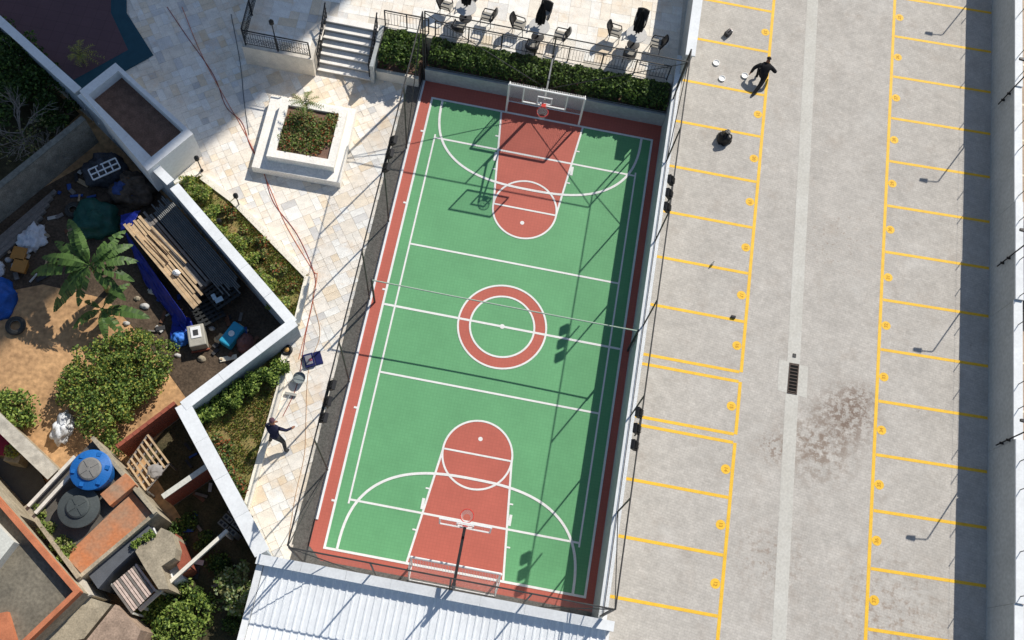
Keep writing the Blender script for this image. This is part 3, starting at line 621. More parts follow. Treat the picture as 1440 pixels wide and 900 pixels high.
# ================================================================== BOUNDARY WALLS, PLANTER
def wallrun(a, b, z0, z1, th, capw, label, cm=white_cap, wm=white_wall, ext=(0, 0), name='boundary_wall'):
    a, b = Vector(a), Vector(b); d = (b - a).normalized(); a = a - d * ext[0]; b = b + d * ext[1]; n = Vector((-d.y, d.x))
    t = thing(name, label, 'wall', ((a.x + b.x) / 2, (a.y + b.y) / 2, z0))
    q = lambda w_: [a - n * w_, b - n * w_, b + n * w_, a + n * w_]
    m = MB(); m.prism(q(th / 2), z0, z1); m.build('wall_body', wm, t)
    if cm:
        L = (b - a).length; k = max(1, round(L / 1.6))
        for i in range(k):
            p0 = a + d * (L * i / k + .004); p1 = a + d * (L * (i + 1) / k - .004); w_ = capw / 2
            m = MB(); m.prism([p0 - n * w_, p1 - n * w_, p1 + n * w_, p0 + n * w_], z1, z1 + .05 + .004 * (i % 2)); m.build('cap_stone', cm, t)
    return t
BZ = 1.40
bluegrey = M('bluegrey_render', C(172, 182, 190), .85, .06, .8)
wallrun(WALL[0], WALL[2], LOT, BZ, .22, .36, 'boundary wall with pale cap beside the dark play surface', wm=bluegrey)
wallrun(WALL[2], WALL[3], LOT, BZ + .02, .22, .36, 'boundary wall with pale cap running behind the raised soil planter', wm=bluegrey, ext=(-.2, -.2))
wallrun(WALL[3], WALL[4], LOT, BZ, .22, .40, 'boundary wall with white cap between the upper garden and the junk yard', wm=bluegrey)
wallrun(WALL[5], WALL[4], LOT, BZ + .012, .22, .40, 'boundary wall with white cap above the lower garden shrubs', wm=bluegrey, ext=(0, .1))
wallrun(WALL[5], WALL[6], LOT, BZ, .30, .56, 'broad white capped boundary wall between lower garden and brick sheds', wm=bluegrey, ext=(.1, .15))
# raised planter
PZ = 1.75
po = [Vector(p) for p in ((-17.62, 7.52), (-13.64, 4.98), (-14.90, 2.98), (-18.60, 5.92))]; ce = sum(po, Vector((0, 0))) / 4
pi_ = [p + (ce - p).normalized() * .42 for p in po]
t = thing('soil_planter', 'large raised white planter filled with bare brown soil', 'planter', (ce.x, ce.y, 0))
m = MB()
for i in range(4):
    a, b, c_, d_ = po[i], po[(i + 1) % 4], pi_[(i + 1) % 4], pi_[i]; m = MB(); m.prism([a, b, c_, d_], 0, PZ - .002 * i); m.build('wall_side', white_wall, t)
m = MB(); m.prism([p + (ce - p).normalized() * -.02 for p in pi_], .2, 1.25); m.build('soil', soil, t)
# stone bench with flower bed
t = thing('planter_bench', 'stepped pale stone bench around a square flower bed', 'planter', (-9.5, 6.4, 0))
stone_b = M('pale_bench_stone', C(246, 241, 231), .8, .07, 1.6)
m = MB(); m.prism(bench_lo, 0, .45); m.build('seat_step', stone_b, t, bevel=.015)
oq = [(-10.82, 5.08), (-8.03, 5.14), (-8.10, 7.90), (-10.88, 7.86)]; iq = [(-10.50, 5.42), (-8.34, 5.47), (-8.40, 7.66), (-10.55, 7.62)]
for i in range(4): m = MB(); m.prism([oq[i], oq[(i + 1) % 4], iq[(i + 1) % 4], iq[i]], .45, .86 - .001 * i); m.build('rim', stone_b, t)
m = MB(); m.prism(iq, .45, .74); m.build('soil', soil, t)
random.seed(11)
m = MB(); leaves(m, [((rnd(-10.3, -8.6), rnd(5.7, 7.4), .82), .35, .35, .16) for _ in range(44)], 6500, .10, .5, 5)
for _ in range(0): pass
m.build('flower_bed', [leafA, leafR, dullB, leafA, dullB], label='red and green low flowers filling the square bench bed', cat='flowers', kind=None)
def palm(x, y, z, h, n, L, label, mats, droop=.55):
    t = thing('potted_palm' if False else 'small_palm', label, 'palm', (x, y, z))
    m = MB(); m.tube([(x, y, z - .1), (x + .03, y, z + h * .6), (x, y + .02, z + h)], [.05, .04, .035], 8); m.build('trunk', bark, t)
    for k in range(n):
        a = 2 * math.pi * k / n + rnd(-.25, .25); e = rnd(.25, 1.1); m = MB(); d = Vector((math.cos(a), math.sin(a), 0)); s_ = Vector((-d.y, d.x, 0)); prev = None; ll = L * rnd(.75, 1.15); pts = []
        for i in range(9):
            u = i / 8; pts.append(Vector((x, y, z + h)) + d * ll * u * math.cos(e) + Vector((0, 0, ll * (u * math.sin(e) - droop * u * u))))
        m.tube(pts, .008, 4)
        for i in range(1, 9):
            for sg in (-1, 1):
                p = pts[i]; w_ = L * .22 * (1 - .6 * abs(i / 8 - .4)); dirv = (s_ * sg + d * .7 + Vector((0, 0, -.25))).normalized(); q = p + dirv * w_; e2 = d * .022
                m.cur = random.randrange(2); m.add([p - e2, q, p + e2], [[0, 1, 2]])
        m.build('frond', mats, t)
palm(-9.72, 7.45, .74, .75, 16, .85, 'small spiky palm growing out of the flower bed', [dullB, leafA])
p = G(118, 88, 0); palm(p.x, p.y, .0, .5, 16, .85, 'dry pale palm on the dark play surface', [dullB, leafY])

# ================================================================== GARDEN PLANTS
def shrub(px, py, z, r, h, n, label, group, mats, leafsize=.11):
    p = G(px, py, z); t = thing('shrub', label, 'shrub', (p.x, p.y, z), group)
    m = MB(); bl = [((p.x + rnd(-.5, .5) * r, p.y + rnd(-.5, .5) * r, z + h * rnd(.4, .75)), r * rnd(.4, .7), r * rnd(.4, .7), h * rnd(.3, .45)) for _ in range(6)]
    leaves(m, bl, n, leafsize, .4, len(mats)); m.build('foliage', mats, t)
    m = MB()
    for k in range(4): m.tube([(p.x + rnd(-.05, .05), p.y + rnd(-.05, .05), z - .03), (p.x + rnd(-.5, .5) * r, p.y + rnd(-.5, .5) * r, z + h * .7)], .012, 4)
    m.build('stems', bark, t)
random.seed(21)
def grass(poly, n, name, label, mats, hgt=.1):
    m = MB(); xs = [p[0] for p in poly]; ys = [p[1] for p in poly]; k = 0
    while k < n:
        x, y = rnd(min(xs), max(xs)), rnd(min(ys), max(ys))
        if not inside((x, y), poly): continue
        if noise.noise(Vector((x * 1.1, y * 1.1, 2))) < -.22 and random.random() < .85: k += 1; continue
        k += 1; a = rnd(0, 6.28); h = hgt * rnd(.5, 1.4); dx, dy = math.cos(a) * .025, math.sin(a) * .025; lx, ly = rnd(-.05, .05), rnd(-.05, .05); m.cur = random.randrange(len(mats))
        m.add([(x - dx, y - dy, .055), (x + dx, y + dy, .055), (x + lx, y + ly, .06 + h)], [[0, 1, 2]])
    return m.build(name, mats, label=label, cat='grass', kind='stuff')
grass(gardenA, 13000, 'grass', 'short patchy grass in the upper garden bed', [dullB, leafA, leafB, leafY, leafA, leafB, dullB, leafR])
grass(gardenB, 9000, 'grass', 'short patchy grass in the lower garden bed', [dullB, leafA, leafB, leafY, leafA, dullB, leafB, leafR])
for i in range(19):
    u = i / 18; px = 262 + 140 * u + rnd(-8, 12); py = 268 + 165 * u + rnd(-14, 8)
    shrub(px, py, .06, rnd(.28, .42), rnd(.25, .5), 420, 'low leafy shrub growing against the wall in the upper garden', 'shrubs along the upper garden wall', [leafA, dullB, leafB, leafB, leafY])
for i in range(9):
    u = i / 8; shrub(322 + 88 * u + rnd(-10, 4), 292 + 105 * u + rnd(-4, 10), .06, rnd(.2, .32), rnd(.18, .3), 220, 'tiny rusty weed clump near the cream kerb of the upper garden', 'weed clumps by the upper kerb', [dullB, leafR, leafB, dullA])
for i in range(18):
    u = i / 17; px = 398 - 120 * u + rnd(-5, 8); py = 512 + 72 * u + rnd(-4, 12)
    shrub(px, py, .06, rnd(.32, .46), rnd(.5, .8), 520, 'bright leafy shrub growing under the wall of the lower garden', 'shrubs under the lower garden wall', [leafB, leafA, leafB, leafC])
for i in range(10):
    u = i / 9; shrub(300 + 42 * u + rnd(-6, 14), 618 + 85 * u + rnd(-8, 8), .06, rnd(.25, .38), rnd(.2, .4), 300, 'low brownish shrub beside the broad white wall of the lower garden', 'shrubs along the broad wall', [leafA, dullB, leafR, dullA])

# ================================================================== WHITE METAL ROOF BUILDING
RZ = 2.30
t = thing('metal_roof_building', 'low building with a white ribbed metal roof at the court end', 'building', (-.5, -14, 0))
m = MB(); m.box(-6.55, -30, LOT, 5.60, -10.80, RZ - .06); m.build('wall', white_wall, t)
roofw = M('white_metal_sheet', C(246, 249, 250), .45, .04, .7, fine=.02, spec=.5)
x = -6.42; i = 0
while x < 5.45:
    w_ = min(1.0, 5.48 - x); m = MB(); xs = []; kk = max(1, round(w_ / .25))
    for j in range(kk): a = x + w_ * j / kk; c_ = w_ / kk; xs += [(a, 0), (a + c_ * .62, 0), (a + c_ * .70, .035), (a + c_ * .90, .035), (a + c_ * .98, 0)]
    xs.append((x + w_ - .003, 0)); vs = []
    for (xx, z) in xs: vs += [(xx, -30, RZ + z - .16), (xx, -11.0, RZ + z)]
    m.add(vs, [[2 * j, 2 * j + 2, 2 * j + 3, 2 * j + 1] for j in range(len(xs) - 1)]); m.build('roof_panel', roofw, t); x += w_; i += 1
m = MB(); m.box(-6.62, -11.02, LOT, 5.62, -10.76, RZ + .26); m.build('parapet', white_wall, t)
for k in range(8): m = MB(); a = -6.68 + k * 1.545; m.box(a, -11.06, RZ + .26, a + 1.538, -10.72, RZ + .31 + .003 * (k % 2)); m.build('parapet_cap', white_cap, t)
m = MB(); m.box(-6.66, -30, LOT, -6.45, -11.06, RZ + .12); m.build('side_parapet', white_wall, t)

# ================================================================== TERRACE FURNITURE
def make_table(loc, label, first=None):
    t = thing('patio_table', label, 'table', loc, 'round terrace tables')
    m = MB(); m.lathe(loc, [(.0, .72), (.44, .72), (.45, .735), (.44, .75), (.0, .75)], 32); m.build('table_top', M('pale_grey_top', C(196, 194, 190), .4, .05), t)
    m = MB(); m.lathe(loc, [(.045, .03), (.035, .4), (.05, .715)], 12); m.build('pedestal', blk, t)
    m = MB(); m.lathe(loc, [(.28, 0), (.27, .03), (.06, .05)], 24); m.build('base', blk, t)
def make_chair():
    t = thing('patio_chair', 'black patio chair with a light grey seat at a round table', 'chair', (0, 0, 0), 'patio chairs around the terrace tables')
    m = MB(); m.box(-.23, -.22, .42, .23, .24, .47); m.build('seat', M('grey_cushion', C(160, 156, 146), .9, .06), t, bevel=.02)
    m = MB(); vs = []
    for i in range(7):
        a = (i - 3) / 3; vs += [(a * .27, -.24 - .06 * (1 - a * a), .42), (a * .27, -.40 - .08 * (1 - a * a), .88)]
    m.add(vs, [[2 * i, 2 * i + 2, 2 * i + 3, 2 * i + 1] for i in range(6)]); b = m.build('backrest', blk, t); sd = b.modifiers.new('solid', 'SOLIDIFY'); sd.thickness = .07
    for sx in (-.21, .21):
        m = MB(); m.tube([(sx, -.22, .44), (sx, -.25, 0)], .016, 6); m.build('leg', blk, t); m = MB(); m.tube([(sx, .2, .44), (sx, .23, 0)], .016, 6); m.build('leg', blk, t)
        m = MB(); m.tube([(sx * 1.2, -.30, .66), (sx * 1.2, .15, .64), (sx * 1.1, .2, .44)], .028, 6); m.build('armrest', blk, t)
    return t
chair0 = make_chair(); used = [False]
def put_chair(x, y, rz):
    if not used[0]: c = chair0; used[0] = True
    else: c = dup(chair0)
    c.location = (x, y, TZ); c.rotation_euler = (0, 0, rz)
def umbrella(x, y, z, label):
    t = thing('closed_parasol', label, 'parasol', (x, y, z), 'closed parasols over the terrace tables')
    m = MB(); m.tube([(x, y, z + .7), (x, y, z + 2.35)], .022, 8); m.build('pole', darkm, t)
    m = MB(); n = 16; prof = [(.05, .95), (.17, 1.0), (.19, 1.25), (.14, 1.7), (.07, 2.1), (.03, 2.28)]; vs = []
    for r_, zz in prof: vs += [(x + (r_ * (1.25 if j % 2 else .75)) * math.cos(2 * math.pi * j / n), y + (r_ * (1.25 if j % 2 else .75)) * math.sin(2 * math.pi * j / n), z + zz) for j in range(n)]
    m.add(vs, [[i * n + j, i * n + (j + 1) % n, (i + 1) * n + (j + 1) % n, (i + 1) * n + j] for i in range(5) for j in range(n)] + [list(range(n))[::-1], list(range(5 * n, 6 * n))]); m.build('folded_canopy', M('black_canvas', C(24, 24, 26), .9), t)
    m = MB(); m.lathe((x, y, z), [(.035, 2.28), (.02, 2.38)], 8); m.build('finial', blk, t)
for (tx, ty, lab) in ((-.86, 13.05, 'round grey terrace table before the middle of the hedge railing'), (3.30, 13.60, 'round grey terrace table beside the shaded tall side wall'), (-4.1, 13.3, 'round grey terrace table nearest the staircase')):
    make_table((tx, ty, TZ), lab); umbrella(tx, ty + .02, TZ, lab.replace('round grey terrace table', 'closed black parasol over the table'))
    for (dx, dy) in ((-.86, .10), (.92, -.06), (-.12, -.82), (.1, .85)): put_chair(tx + dx, ty + dy, math.atan2(dx, -dy) if True else 0)
# lamps on the plaza
def lamppost(px, py, h, label, two=False, z0=0):
    p = G(px, py, z0); t = thing('garden_lamp', label, 'lamp', (p.x, p.y, z0))
    m = MB(); m.lathe((p.x, p.y, z0), [(.07, 0), (.06, .08), (.025, .12), (.022, h)], 10); m.build('pole', blk, t)
    m = MB(); m.lathe((p.x, p.y, z0 + h), [(.05, 0), (.10, .05), (.10, .2), (.05, .27), (.02, .32)], 12); m.build('lantern', blk, t)
lamppost(395, 88, 2.7, 'tall slim black lamp standing before the wall left of the stairs')
lamppost(284, 240, .9, 'short black garden lamp beside the soil planter corner'); lamppost(337, 290, .8, 'short black garden lamp on the kerb of the upper garden')
lamppost(311, 318, .35, 'stubby black spotlight in the upper garden grass')
# hoses lying on the paving
def hose(pts, mat, r, label, name='hose', z=.012):
    P_ = [G(x, y, 0) for x, y in pts]; out = []
    for i in range(len(P_) - 1):
        a, b = P_[i], P_[i + 1]; c0 = P_[max(i - 1, 0)]; c1 = P_[min(i + 2, len(P_) - 1)]
        for k in range(8):
            u = k / 8; q = .5 * ((2 * a) + (-c0 + b) * u + (2 * c0 - 5 * a + 4 * b - c1) * u * u + (-c0 + 3 * a - 3 * b + c1) * u ** 3); q.z = z; out.append(q)
    out.append(Vector((P_[-1].x, P_[-1].y, z))); m = MB(); m.tube(out, r, 6); m.build(name, mat, label=label, cat='hose')
orange_h = M('orange_hose', C(206, 116, 76), .6, .1); red_h = M('dull_red_hose', C(150, 70, 60), .6, .1); tan_h = M('tan_hose', C(196, 160, 124), .7, .1)
hose([(235, 10), (262, 50), (300, 105), (318, 150), (340, 172), (352, 205), (370, 240), (385, 285), (418, 330), (442, 385), (441, 418), (430, 470), (418, 540), (398, 585)], red_h, .015, 'dull red hose winding across the whole stone plaza')
hose([(256, 10), (285, 80), (322, 148), (334, 168), (356, 210), (382, 270), (404, 320), (440, 380), (446, 388), (436, 440), (420, 505)], orange_h, .012, 'orange hose lying beside the red hose on the plaza')
hose([(446, 392), (440, 420), (450, 470), (434, 520), (430, 600), (428, 640), (415, 700), (405, 765)], tan_h, .011, 'tan hose trailing along the kerb towards the white roof')
hose([(325, 20), (338, 90), (343, 140), (350, 190)], M('grey_cable', C(88, 92, 96), .7), .014, 'thin grey cable across the shaded paving')

# ================================================================== PEOPLE
def skin_mesh(name, joints, edges, root, parts, parent, mats):
    me = bpy.data.meshes.new(name); names = list(joints); idx = {k: i for i, k in enumerate(names)}
    me.from_pydata([joints[k][0] for k in names], [(idx[a], idx[b]) for a, b in edges], [])
    o = bpy.data.objects.new('tmp', me); sc.collection.objects.link(o); sm = o.modifiers.new('s', 'SKIN'); sm.use_smooth_shade = True; ss = o.modifiers.new('u', 'SUBSURF'); ss.levels = 2; ss.render_levels = 2
    for k in names:
        sv = me.skin_vertices[0].data[idx[k]]; r_ = joints[k][1]; sv.radius = r_ if isinstance(r_, tuple) else (r_, r_); sv.use_root = (k == root)
    bpy.context.view_layer.update(); m2 = bpy.data.meshes.new_from_object(o.evaluated_get(bpy.context.evaluated_depsgraph_get())); bpy.data.objects.remove(o)
    m2.materials.clear(); [m2.materials.append(x) for x in mats]
    segs = [(Vector(joints[a][0]), Vector(joints[b][0]), parts.get((a, b), 0)) for a, b in edges]
    for p in m2.polygons:
        c = p.center; best = 9
        for a, b, k in segs:
            d = b - a; u = max(0, min(1, (c - a).dot(d) / d.length_squared)); q = (a + d * u - c).length
            if q < best: best = q; p.material_index = k
        p.use_smooth = True
    o = bpy.data.objects.new(name, m2); sc.collection.objects.link(o); o.parent = parent; return o
skin_m = M('skin', C(150, 104, 80), .6, .06); hair_m = M('dark_hair', C(26, 22, 20), .8); black_cl = M('black_cloth', C(34, 34, 37), .9, .25, 6); navy_cl = M('navy_cloth', C(38, 40, 62), .9, .2, 6); grey_cl = M('charcoal_cloth', C(70, 70, 72), .9, .2, 6); plum = M('plum_cloth', C(92, 66, 76), .9, .15, 6)
def person(label, loc, rz, J, mats, hair=True, cap=None, bulk=1.0):
    J = {k: (v[0], tuple(x * bulk for x in v[1]) if isinstance(v[1], tuple) else v[1] * bulk) for k, v in J.items()}
    t = thing('person', label, 'person', loc, rz=rz)
    E_ = [('pel', 'waist'), ('waist', 'chest'), ('chest', 'neck'), ('neck', 'head'), ('head', 'crown')]
    for s in 'LR':
        E_ += [('chest', 'sh' + s), ('sh' + s, 'el' + s), ('el' + s, 'wr' + s), ('wr' + s, 'palm' + s), ('pel', 'hip' + s), ('hip' + s, 'kn' + s), ('kn' + s, 'an' + s), ('an' + s, 'toe' + s)]
        for f in range(4): E_.append(('palm' + s, 'f%d' % f + s))
        E_.append(('wr' + s, 'th' + s))
        w_, p_ = Vector(J['wr' + s][0]), Vector(J['palm' + s][0]); d = (p_ - w_).normalized(); side = d.cross(Vector((0, 0, 1))); side = side.normalized() if side.length > .1 else Vector((1, 0, 0))
        for f, (o_, ln) in enumerate(((-.03, .075), (-.01, .085), (.01, .08), (.03, .065))): J['f%d' % f + s] = (tuple(p_ + side * o_ + d * ln + Vector((0, 0, -.02))), .009)
        J['th' + s] = (tuple(w_ + side * .05 + d * .07), .010)
    parts = {('neck', 'head'): 1, ('head', 'crown'): 1}
    for s in 'LR':
        parts.update({('wr' + s, 'palm' + s): 1, ('wr' + s, 'th' + s): 1, ('pel', 'hip' + s): 2, ('hip' + s, 'kn' + s): 2, ('kn' + s, 'an' + s): 2, ('an' + s, 'toe' + s): 3}); parts.update({('palm' + s, 'f%d' % f + s): 1 for f in range(4)})
    skin_mesh('body', J, E_, 'pel', parts, t, mats)
    h, c = Vector(J['head'][0]), Vector(J['crown'][0]); up = (c - h).normalized(); ctr = h + up * .05
    m = MB(); q = up.to_track_quat('Z', 'Y'); n = 14; vs = []
    for i in range(6):
        a = math.pi / 2 * i / 5.2
        vs += [tuple(ctr + q @ Vector((.112 * math.cos(a) * math.cos(2 * math.pi * j / n), .128 * math.cos(a) * math.sin(2 * math.pi * j / n), .03 + .115 * math.sin(a)))) for j in range(n)]
    o = MB().add(vs, [[i * n + j, i * n + (j + 1) % n, (i + 1) * n + (j + 1) % n, (i + 1) * n + j] for i in range(5) for j in range(n)] + [list(range(5 * n, 6 * n))])
    me = bpy.data.meshes.new('hair'); me.from_pydata(vs, [], o.f); me.materials.append(cap or hair_m); ob = bpy.data.objects.new('cap' if cap else 'hair', me); sc.collection.objects.link(ob); ob.parent = t
    return t
# crouching worker on the parking lot
J = {'pel': ((0, 0, .46), (.20, .16)), 'waist': ((0, .13, .60), (.21, .16)), 'chest': ((0, .30, .76), (.24, .17)), 'neck': ((0, .42, .87), .06), 'head': ((.01, .50, .92), .088), 'crown': ((.01, .58, 1.0), .075),
     'shL': ((-.22, .33, .77), .11), 'elL': ((-.46, .22, .58), .09), 'wrL': ((-.54, .10, .36), .055), 'palmL': ((-.55, .10, .24), (.04, .022)),
     'shR': ((.22, .33, .77), .11), 'elR': ((.48, .24, .64), .09), 'wrR': ((.48, .42, .44), .055), 'palmR': ((.46, .50, .36), (.04, .022)),
     'hipL': ((-.11, .0, .44), .11), 'knL': ((-.24, .38, .46), .075), 'anL': ((-.20, .12, .09), .05), 'toeL': ((-.22, .30, .04), .04),
     'hipR': ((.11, -.02, .43), .14), 'knR': ((.0, -.40, .24), .10), 'anR': ((-.17, -.78, .10), .065), 'toeR': ((-.22, -.90, .05), .042)}
person('person in black clothes crouching over the parking bay lines', (9.28, 13.85, 0), R(-6), J, [black_cl, skin_m, black_cl, grey_cl])
# worker sweeping on the plaza
J = {'pel': ((0, 0, .88), (.15, .12)), 'waist': ((-.05, .06, 1.02), (.145, .11)), 'chest': ((-.12, .20, 1.20), (.17, .12)), 'neck': ((-.17, .30, 1.34), .058), 'head': ((-.20, .37, 1.40), .086), 'crown': ((-.23, .43, 1.51), .074),
     'shL': ((-.30, .16, 1.22), .07), 'elL': ((-.46, .28, 1.0), .05), 'wrL': ((-.28, .48, .95), .038), 'palmL': ((-.20, .52, .93), (.038, .022)),
     'shR': ((.06, .26, 1.22), .07), 'elR': ((.34, .30, 1.12), .05), 'wrR': ((.46, .46, 1.02), .038), 'palmR': ((.50, .53, .98), (.038, .022)),
     'hipL': ((-.11, 0, .86), .11), 'knL': ((-.24, .06, .48), .072), 'anL': ((-.30, -.08, .09), .05), 'toeL': ((-.36, .10, .04), .04),
     'hipR': ((.11, 0, .86), .11), 'knR': ((.28, -.02, .48), .072), 'anR': ((.40, -.26, .09), .05), 'toeR': ((.48, -.12, .04), .04)}
pw = G(392, 622, 0); person('person in navy work clothes leaning over a broom by the lower garden', (pw.x, pw.y, 0), R(-8), J, [navy_cl, skin_m, grey_cl, blk], cap=plum, bulk=1.22)
t = thing('broom', 'long handled broom held by the worker on the plaza', 'broom', (pw.x - .1, pw.y + 1.9, 0)); hx, hy = pw.x, pw.y
m = MB(); m.tube([(hx - .17, hy + .56, .96), (hx - .02, hy + 1.9, .10)], .022, 8); m.build('handle', M('grey_handle', C(140, 146, 148), .5), t)
m = MB(); m.box(hx - .24, hy + 1.86, .0, hx + .2, hy + 1.96, .12); m.build('head', M('broom_bristle', C(180, 178, 170), .9), t)
# ================================================================== SMALL THINGS ON PLAZA AND PARKING
def lump(name, c, rx, ry, rz, mat, label, cat, seed, amp=.25, n=20, k=10, parent=None, flat=True, group=None, freq=2.2):
    m = MB(); vs = []
    for i in range(k + 1):
        th = math.pi / 2 * i / k
        for j in range(n):
            ph = 2 * math.pi * j / n; d = Vector((math.cos(th) * math.cos(ph), math.cos(th) * math.sin(ph), math.sin(th))); f = 1 + amp * noise.noise(d * freq + Vector((seed * 3.1, seed, 0))) + amp * .5 * noise.noise(d * freq * 2.7 + Vector((seed, 0, seed)))
            vs.append((c[0] + d.x * rx * f, c[1] + d.y * ry * f, c[2] + max(0, d.z * rz * f)))
    m.add(vs, [[i * n + j, i * n + (j + 1) % n, (i + 1) * n + (j + 1) % n, (i + 1) * n + j] for i in range(k) for j in range(n)] + [list(range(n))[::-1]])
    return m.build(name, mat, parent, smooth=True, label=label, cat=cat, group=group)
bagm = M('black_plastic', C(26, 26, 28), .35, .3, 6, bump=.6, bscale=14)
p = G(1018, 196); t = thing('rubbish_bag', 'black tied rubbish bag standing on a yellow bay line', 'bag', (p.x, p.y, 0)); lump('sack', (p.x, p.y, 0), .33, .34, .48, bagm, None, None, 4, .3, parent=t)
m = MB(); m.lathe((p.x + .02, p.y + .03, .43), [(.10, 0), (.04, .06), (.09, .16), (.11, .2)], 10); m.build('tied_neck', bagm, t)
whit = M('white_plastic', C(246, 246, 244), .4, .02)
for (px, py) in ((1007, 89), (1015, 111), (1047, 107)):
    p = G(px, py); m = MB(); m.lathe((p.x, p.y, 0), [(.12, 0), (.15, .03), (.155, .06), (.14, .065), (.12, .03), (.02, .025)], 24)
    m.build('marker_disc', whit, label='flat white plastic disc lying on the paving near the crouching worker', cat='disc', group='white discs on the parking bay', smooth=False)
p = G(1024, 48); t = thing('tool_bag', 'small dark grey tool bag with a pale handle on the paving', 'bag', (p.x, p.y, 0))
m = MB(); m.bar((p.x - .13, p.y - .16, .11), (p.x + .08, p.y + .10, .11), .24, .22); m.build('pouch', grey_cl, t, bevel=.03)
m = MB(); m.tube([(p.x - .08, p.y - .02, .2), (p.x + .02, p.y + .03, .34), (p.x + .12, p.y + .14, .2)], .018, 6); m.build('handle', M('pale_pink', C(226, 206, 200), .7), t); m = MB(); m.box(p.x + .06, p.y + .09, .01, p.x + .17, p.y + .2, .09); m.build('roll', whit, t)
p = G(1002, 371); t = thing('bottle', 'small white bottle standing beside a yellow bay line', 'bottle', (p.x, p.y, 0)); m = MB(); m.lathe((p.x, p.y, 0), [(.045, 0), (.05, .16), (.02, .22)], 12); m.build('body', whit, t); m = MB(); m.lathe((p.x, p.y, .22), [(.022, 0), (.022, .03)], 10); m.build('cap', blk, t)
p = G(1031, 446); m = MB(); m.box(p.x - .10, p.y - .06, 0, p.x + .09, p.y + .05, .1); m.build('tool_box', grey_cl, label='tiny dark box left on the paving between bay numbers', cat='box', bevel=.02)
p = G(440, 506); t = thing('equipment_case', 'open navy case with grey tools inside on the plaza', 'case', (p.x, p.y, 0), rz=R(28))
def lb(t, name, x0, y0, z0, x1, y1, z1, mat, bevel=.01):
    m = MB(); m.box(x0, y0, z0, x1, y1, z1); me = m.build(name, mat, None, bevel=bevel); off = me.location.copy(); me.parent = t; me.location = off; return me
navyp = M('navy_plastic', C(28, 34, 86), .45, .15); lb(t, 'case_base', -.34, -.28, 0, .06, .26, .14, navyp); lb(t, 'case_lid', .08, -.26, 0, .36, .28, .05, navyp); lb(t, 'tools', -.28, -.2, .14, -.02, .18, .17, M('grey_tools', C(134, 134, 140), .5, .3, 10)); lb(t, 'red_tool', -.14, -.08, .17, -.02, .02, .20, M('pink_red', C(176, 96, 108), .6))
p = G(422, 534); t = thing('bucket', 'galvanised round bucket with water on the plaza', 'bucket', (p.x, p.y, 0))
m = MB(); m.lathe((p.x, p.y, 0), [(.17, 0), (.24, .28), (.225, .28), (.165, .05)], 24); m.build('shell', M('zinc', C(166, 172, 172), .35, .1, 6, metal=.6), t); m = MB(); m.disc((p.x, p.y), .2, .2, 24); m.build('water', M('grey_water', C(140, 150, 150), .05, .05), t); m = MB(); m.tube([(p.x - .23, p.y, .27), (p.x, p.y + .1, .36), (p.x + .23, p.y, .27)], .01, 6); m.build('handle', blk, t)
p = G(404, 494); t = thing('hose_reel', 'black hose reel standing at the end of the garden wall', 'reel', (p.x, p.y, 0)); m = MB(); m.torus((p.x, p.y, .14), .16, .07, 24, 8); m.build('coil', blk, t); m = MB(); m.lathe((p.x, p.y, .05), [(.1, 0), (.1, .16), (.03, .2)], 14); m.build('hub', M('amber', C(180, 140, 80), .5), t)

# ================================================================== TALL BUILDING NORTH OF THE PLAZA (its shade lies over the paving)
cor = G(400, 110, 0); K = 42.0; bx, by = cor.x - SH.x * K, cor.y - SH.y * K
t = thing('apartment_building', 'tall pale apartment block whose shade falls across the plaza', 'building', (bx - 6.5, by + 3, 0)); bw = M('pale_facade', C(214, 210, 200), .85, .05, .4)
m = MB(); m.box(bx - 13, by, LOT, bx, by + 6, 92); m.build('wall', bw, t)
for f in range(30):
    m = MB(); z = 3.0 + f * 2.9; m.box(bx - 13.05, by - .12, z, bx + .0, by - .01, z + .25); m.build('floor_band', conc_light, t)
    for k in range(3):
        xx = bx - 2.2 - k * 4.4; m = MB(); m.box(xx - .8, by - .05, z + .9, xx + .8, by - .005, z + 2.2); m.build('window', M('window_glass', C(60, 74, 86), .1), t)

# ================================================================== NEIGHBOUR'S YARD
Z = LOT
def GZ(px, py, h=0.0): return G(px, py, Z + h)
# block wall between the thicket and the yard
a, b = G(118, 166, 1.0), G(-70, 318, 1.0)
t = wallrun((a.x, a.y), (b.x, b.y), LOT, 1.0, .2, .26, 'weathered grey block wall between the thicket and the junk yard', cm=M('mossy_cap', C(120, 120, 112), .95, .3, 6), wm=M('grey_block', C(142, 138, 128), .95, .28, 2.4, bump=.5, fine=.15))
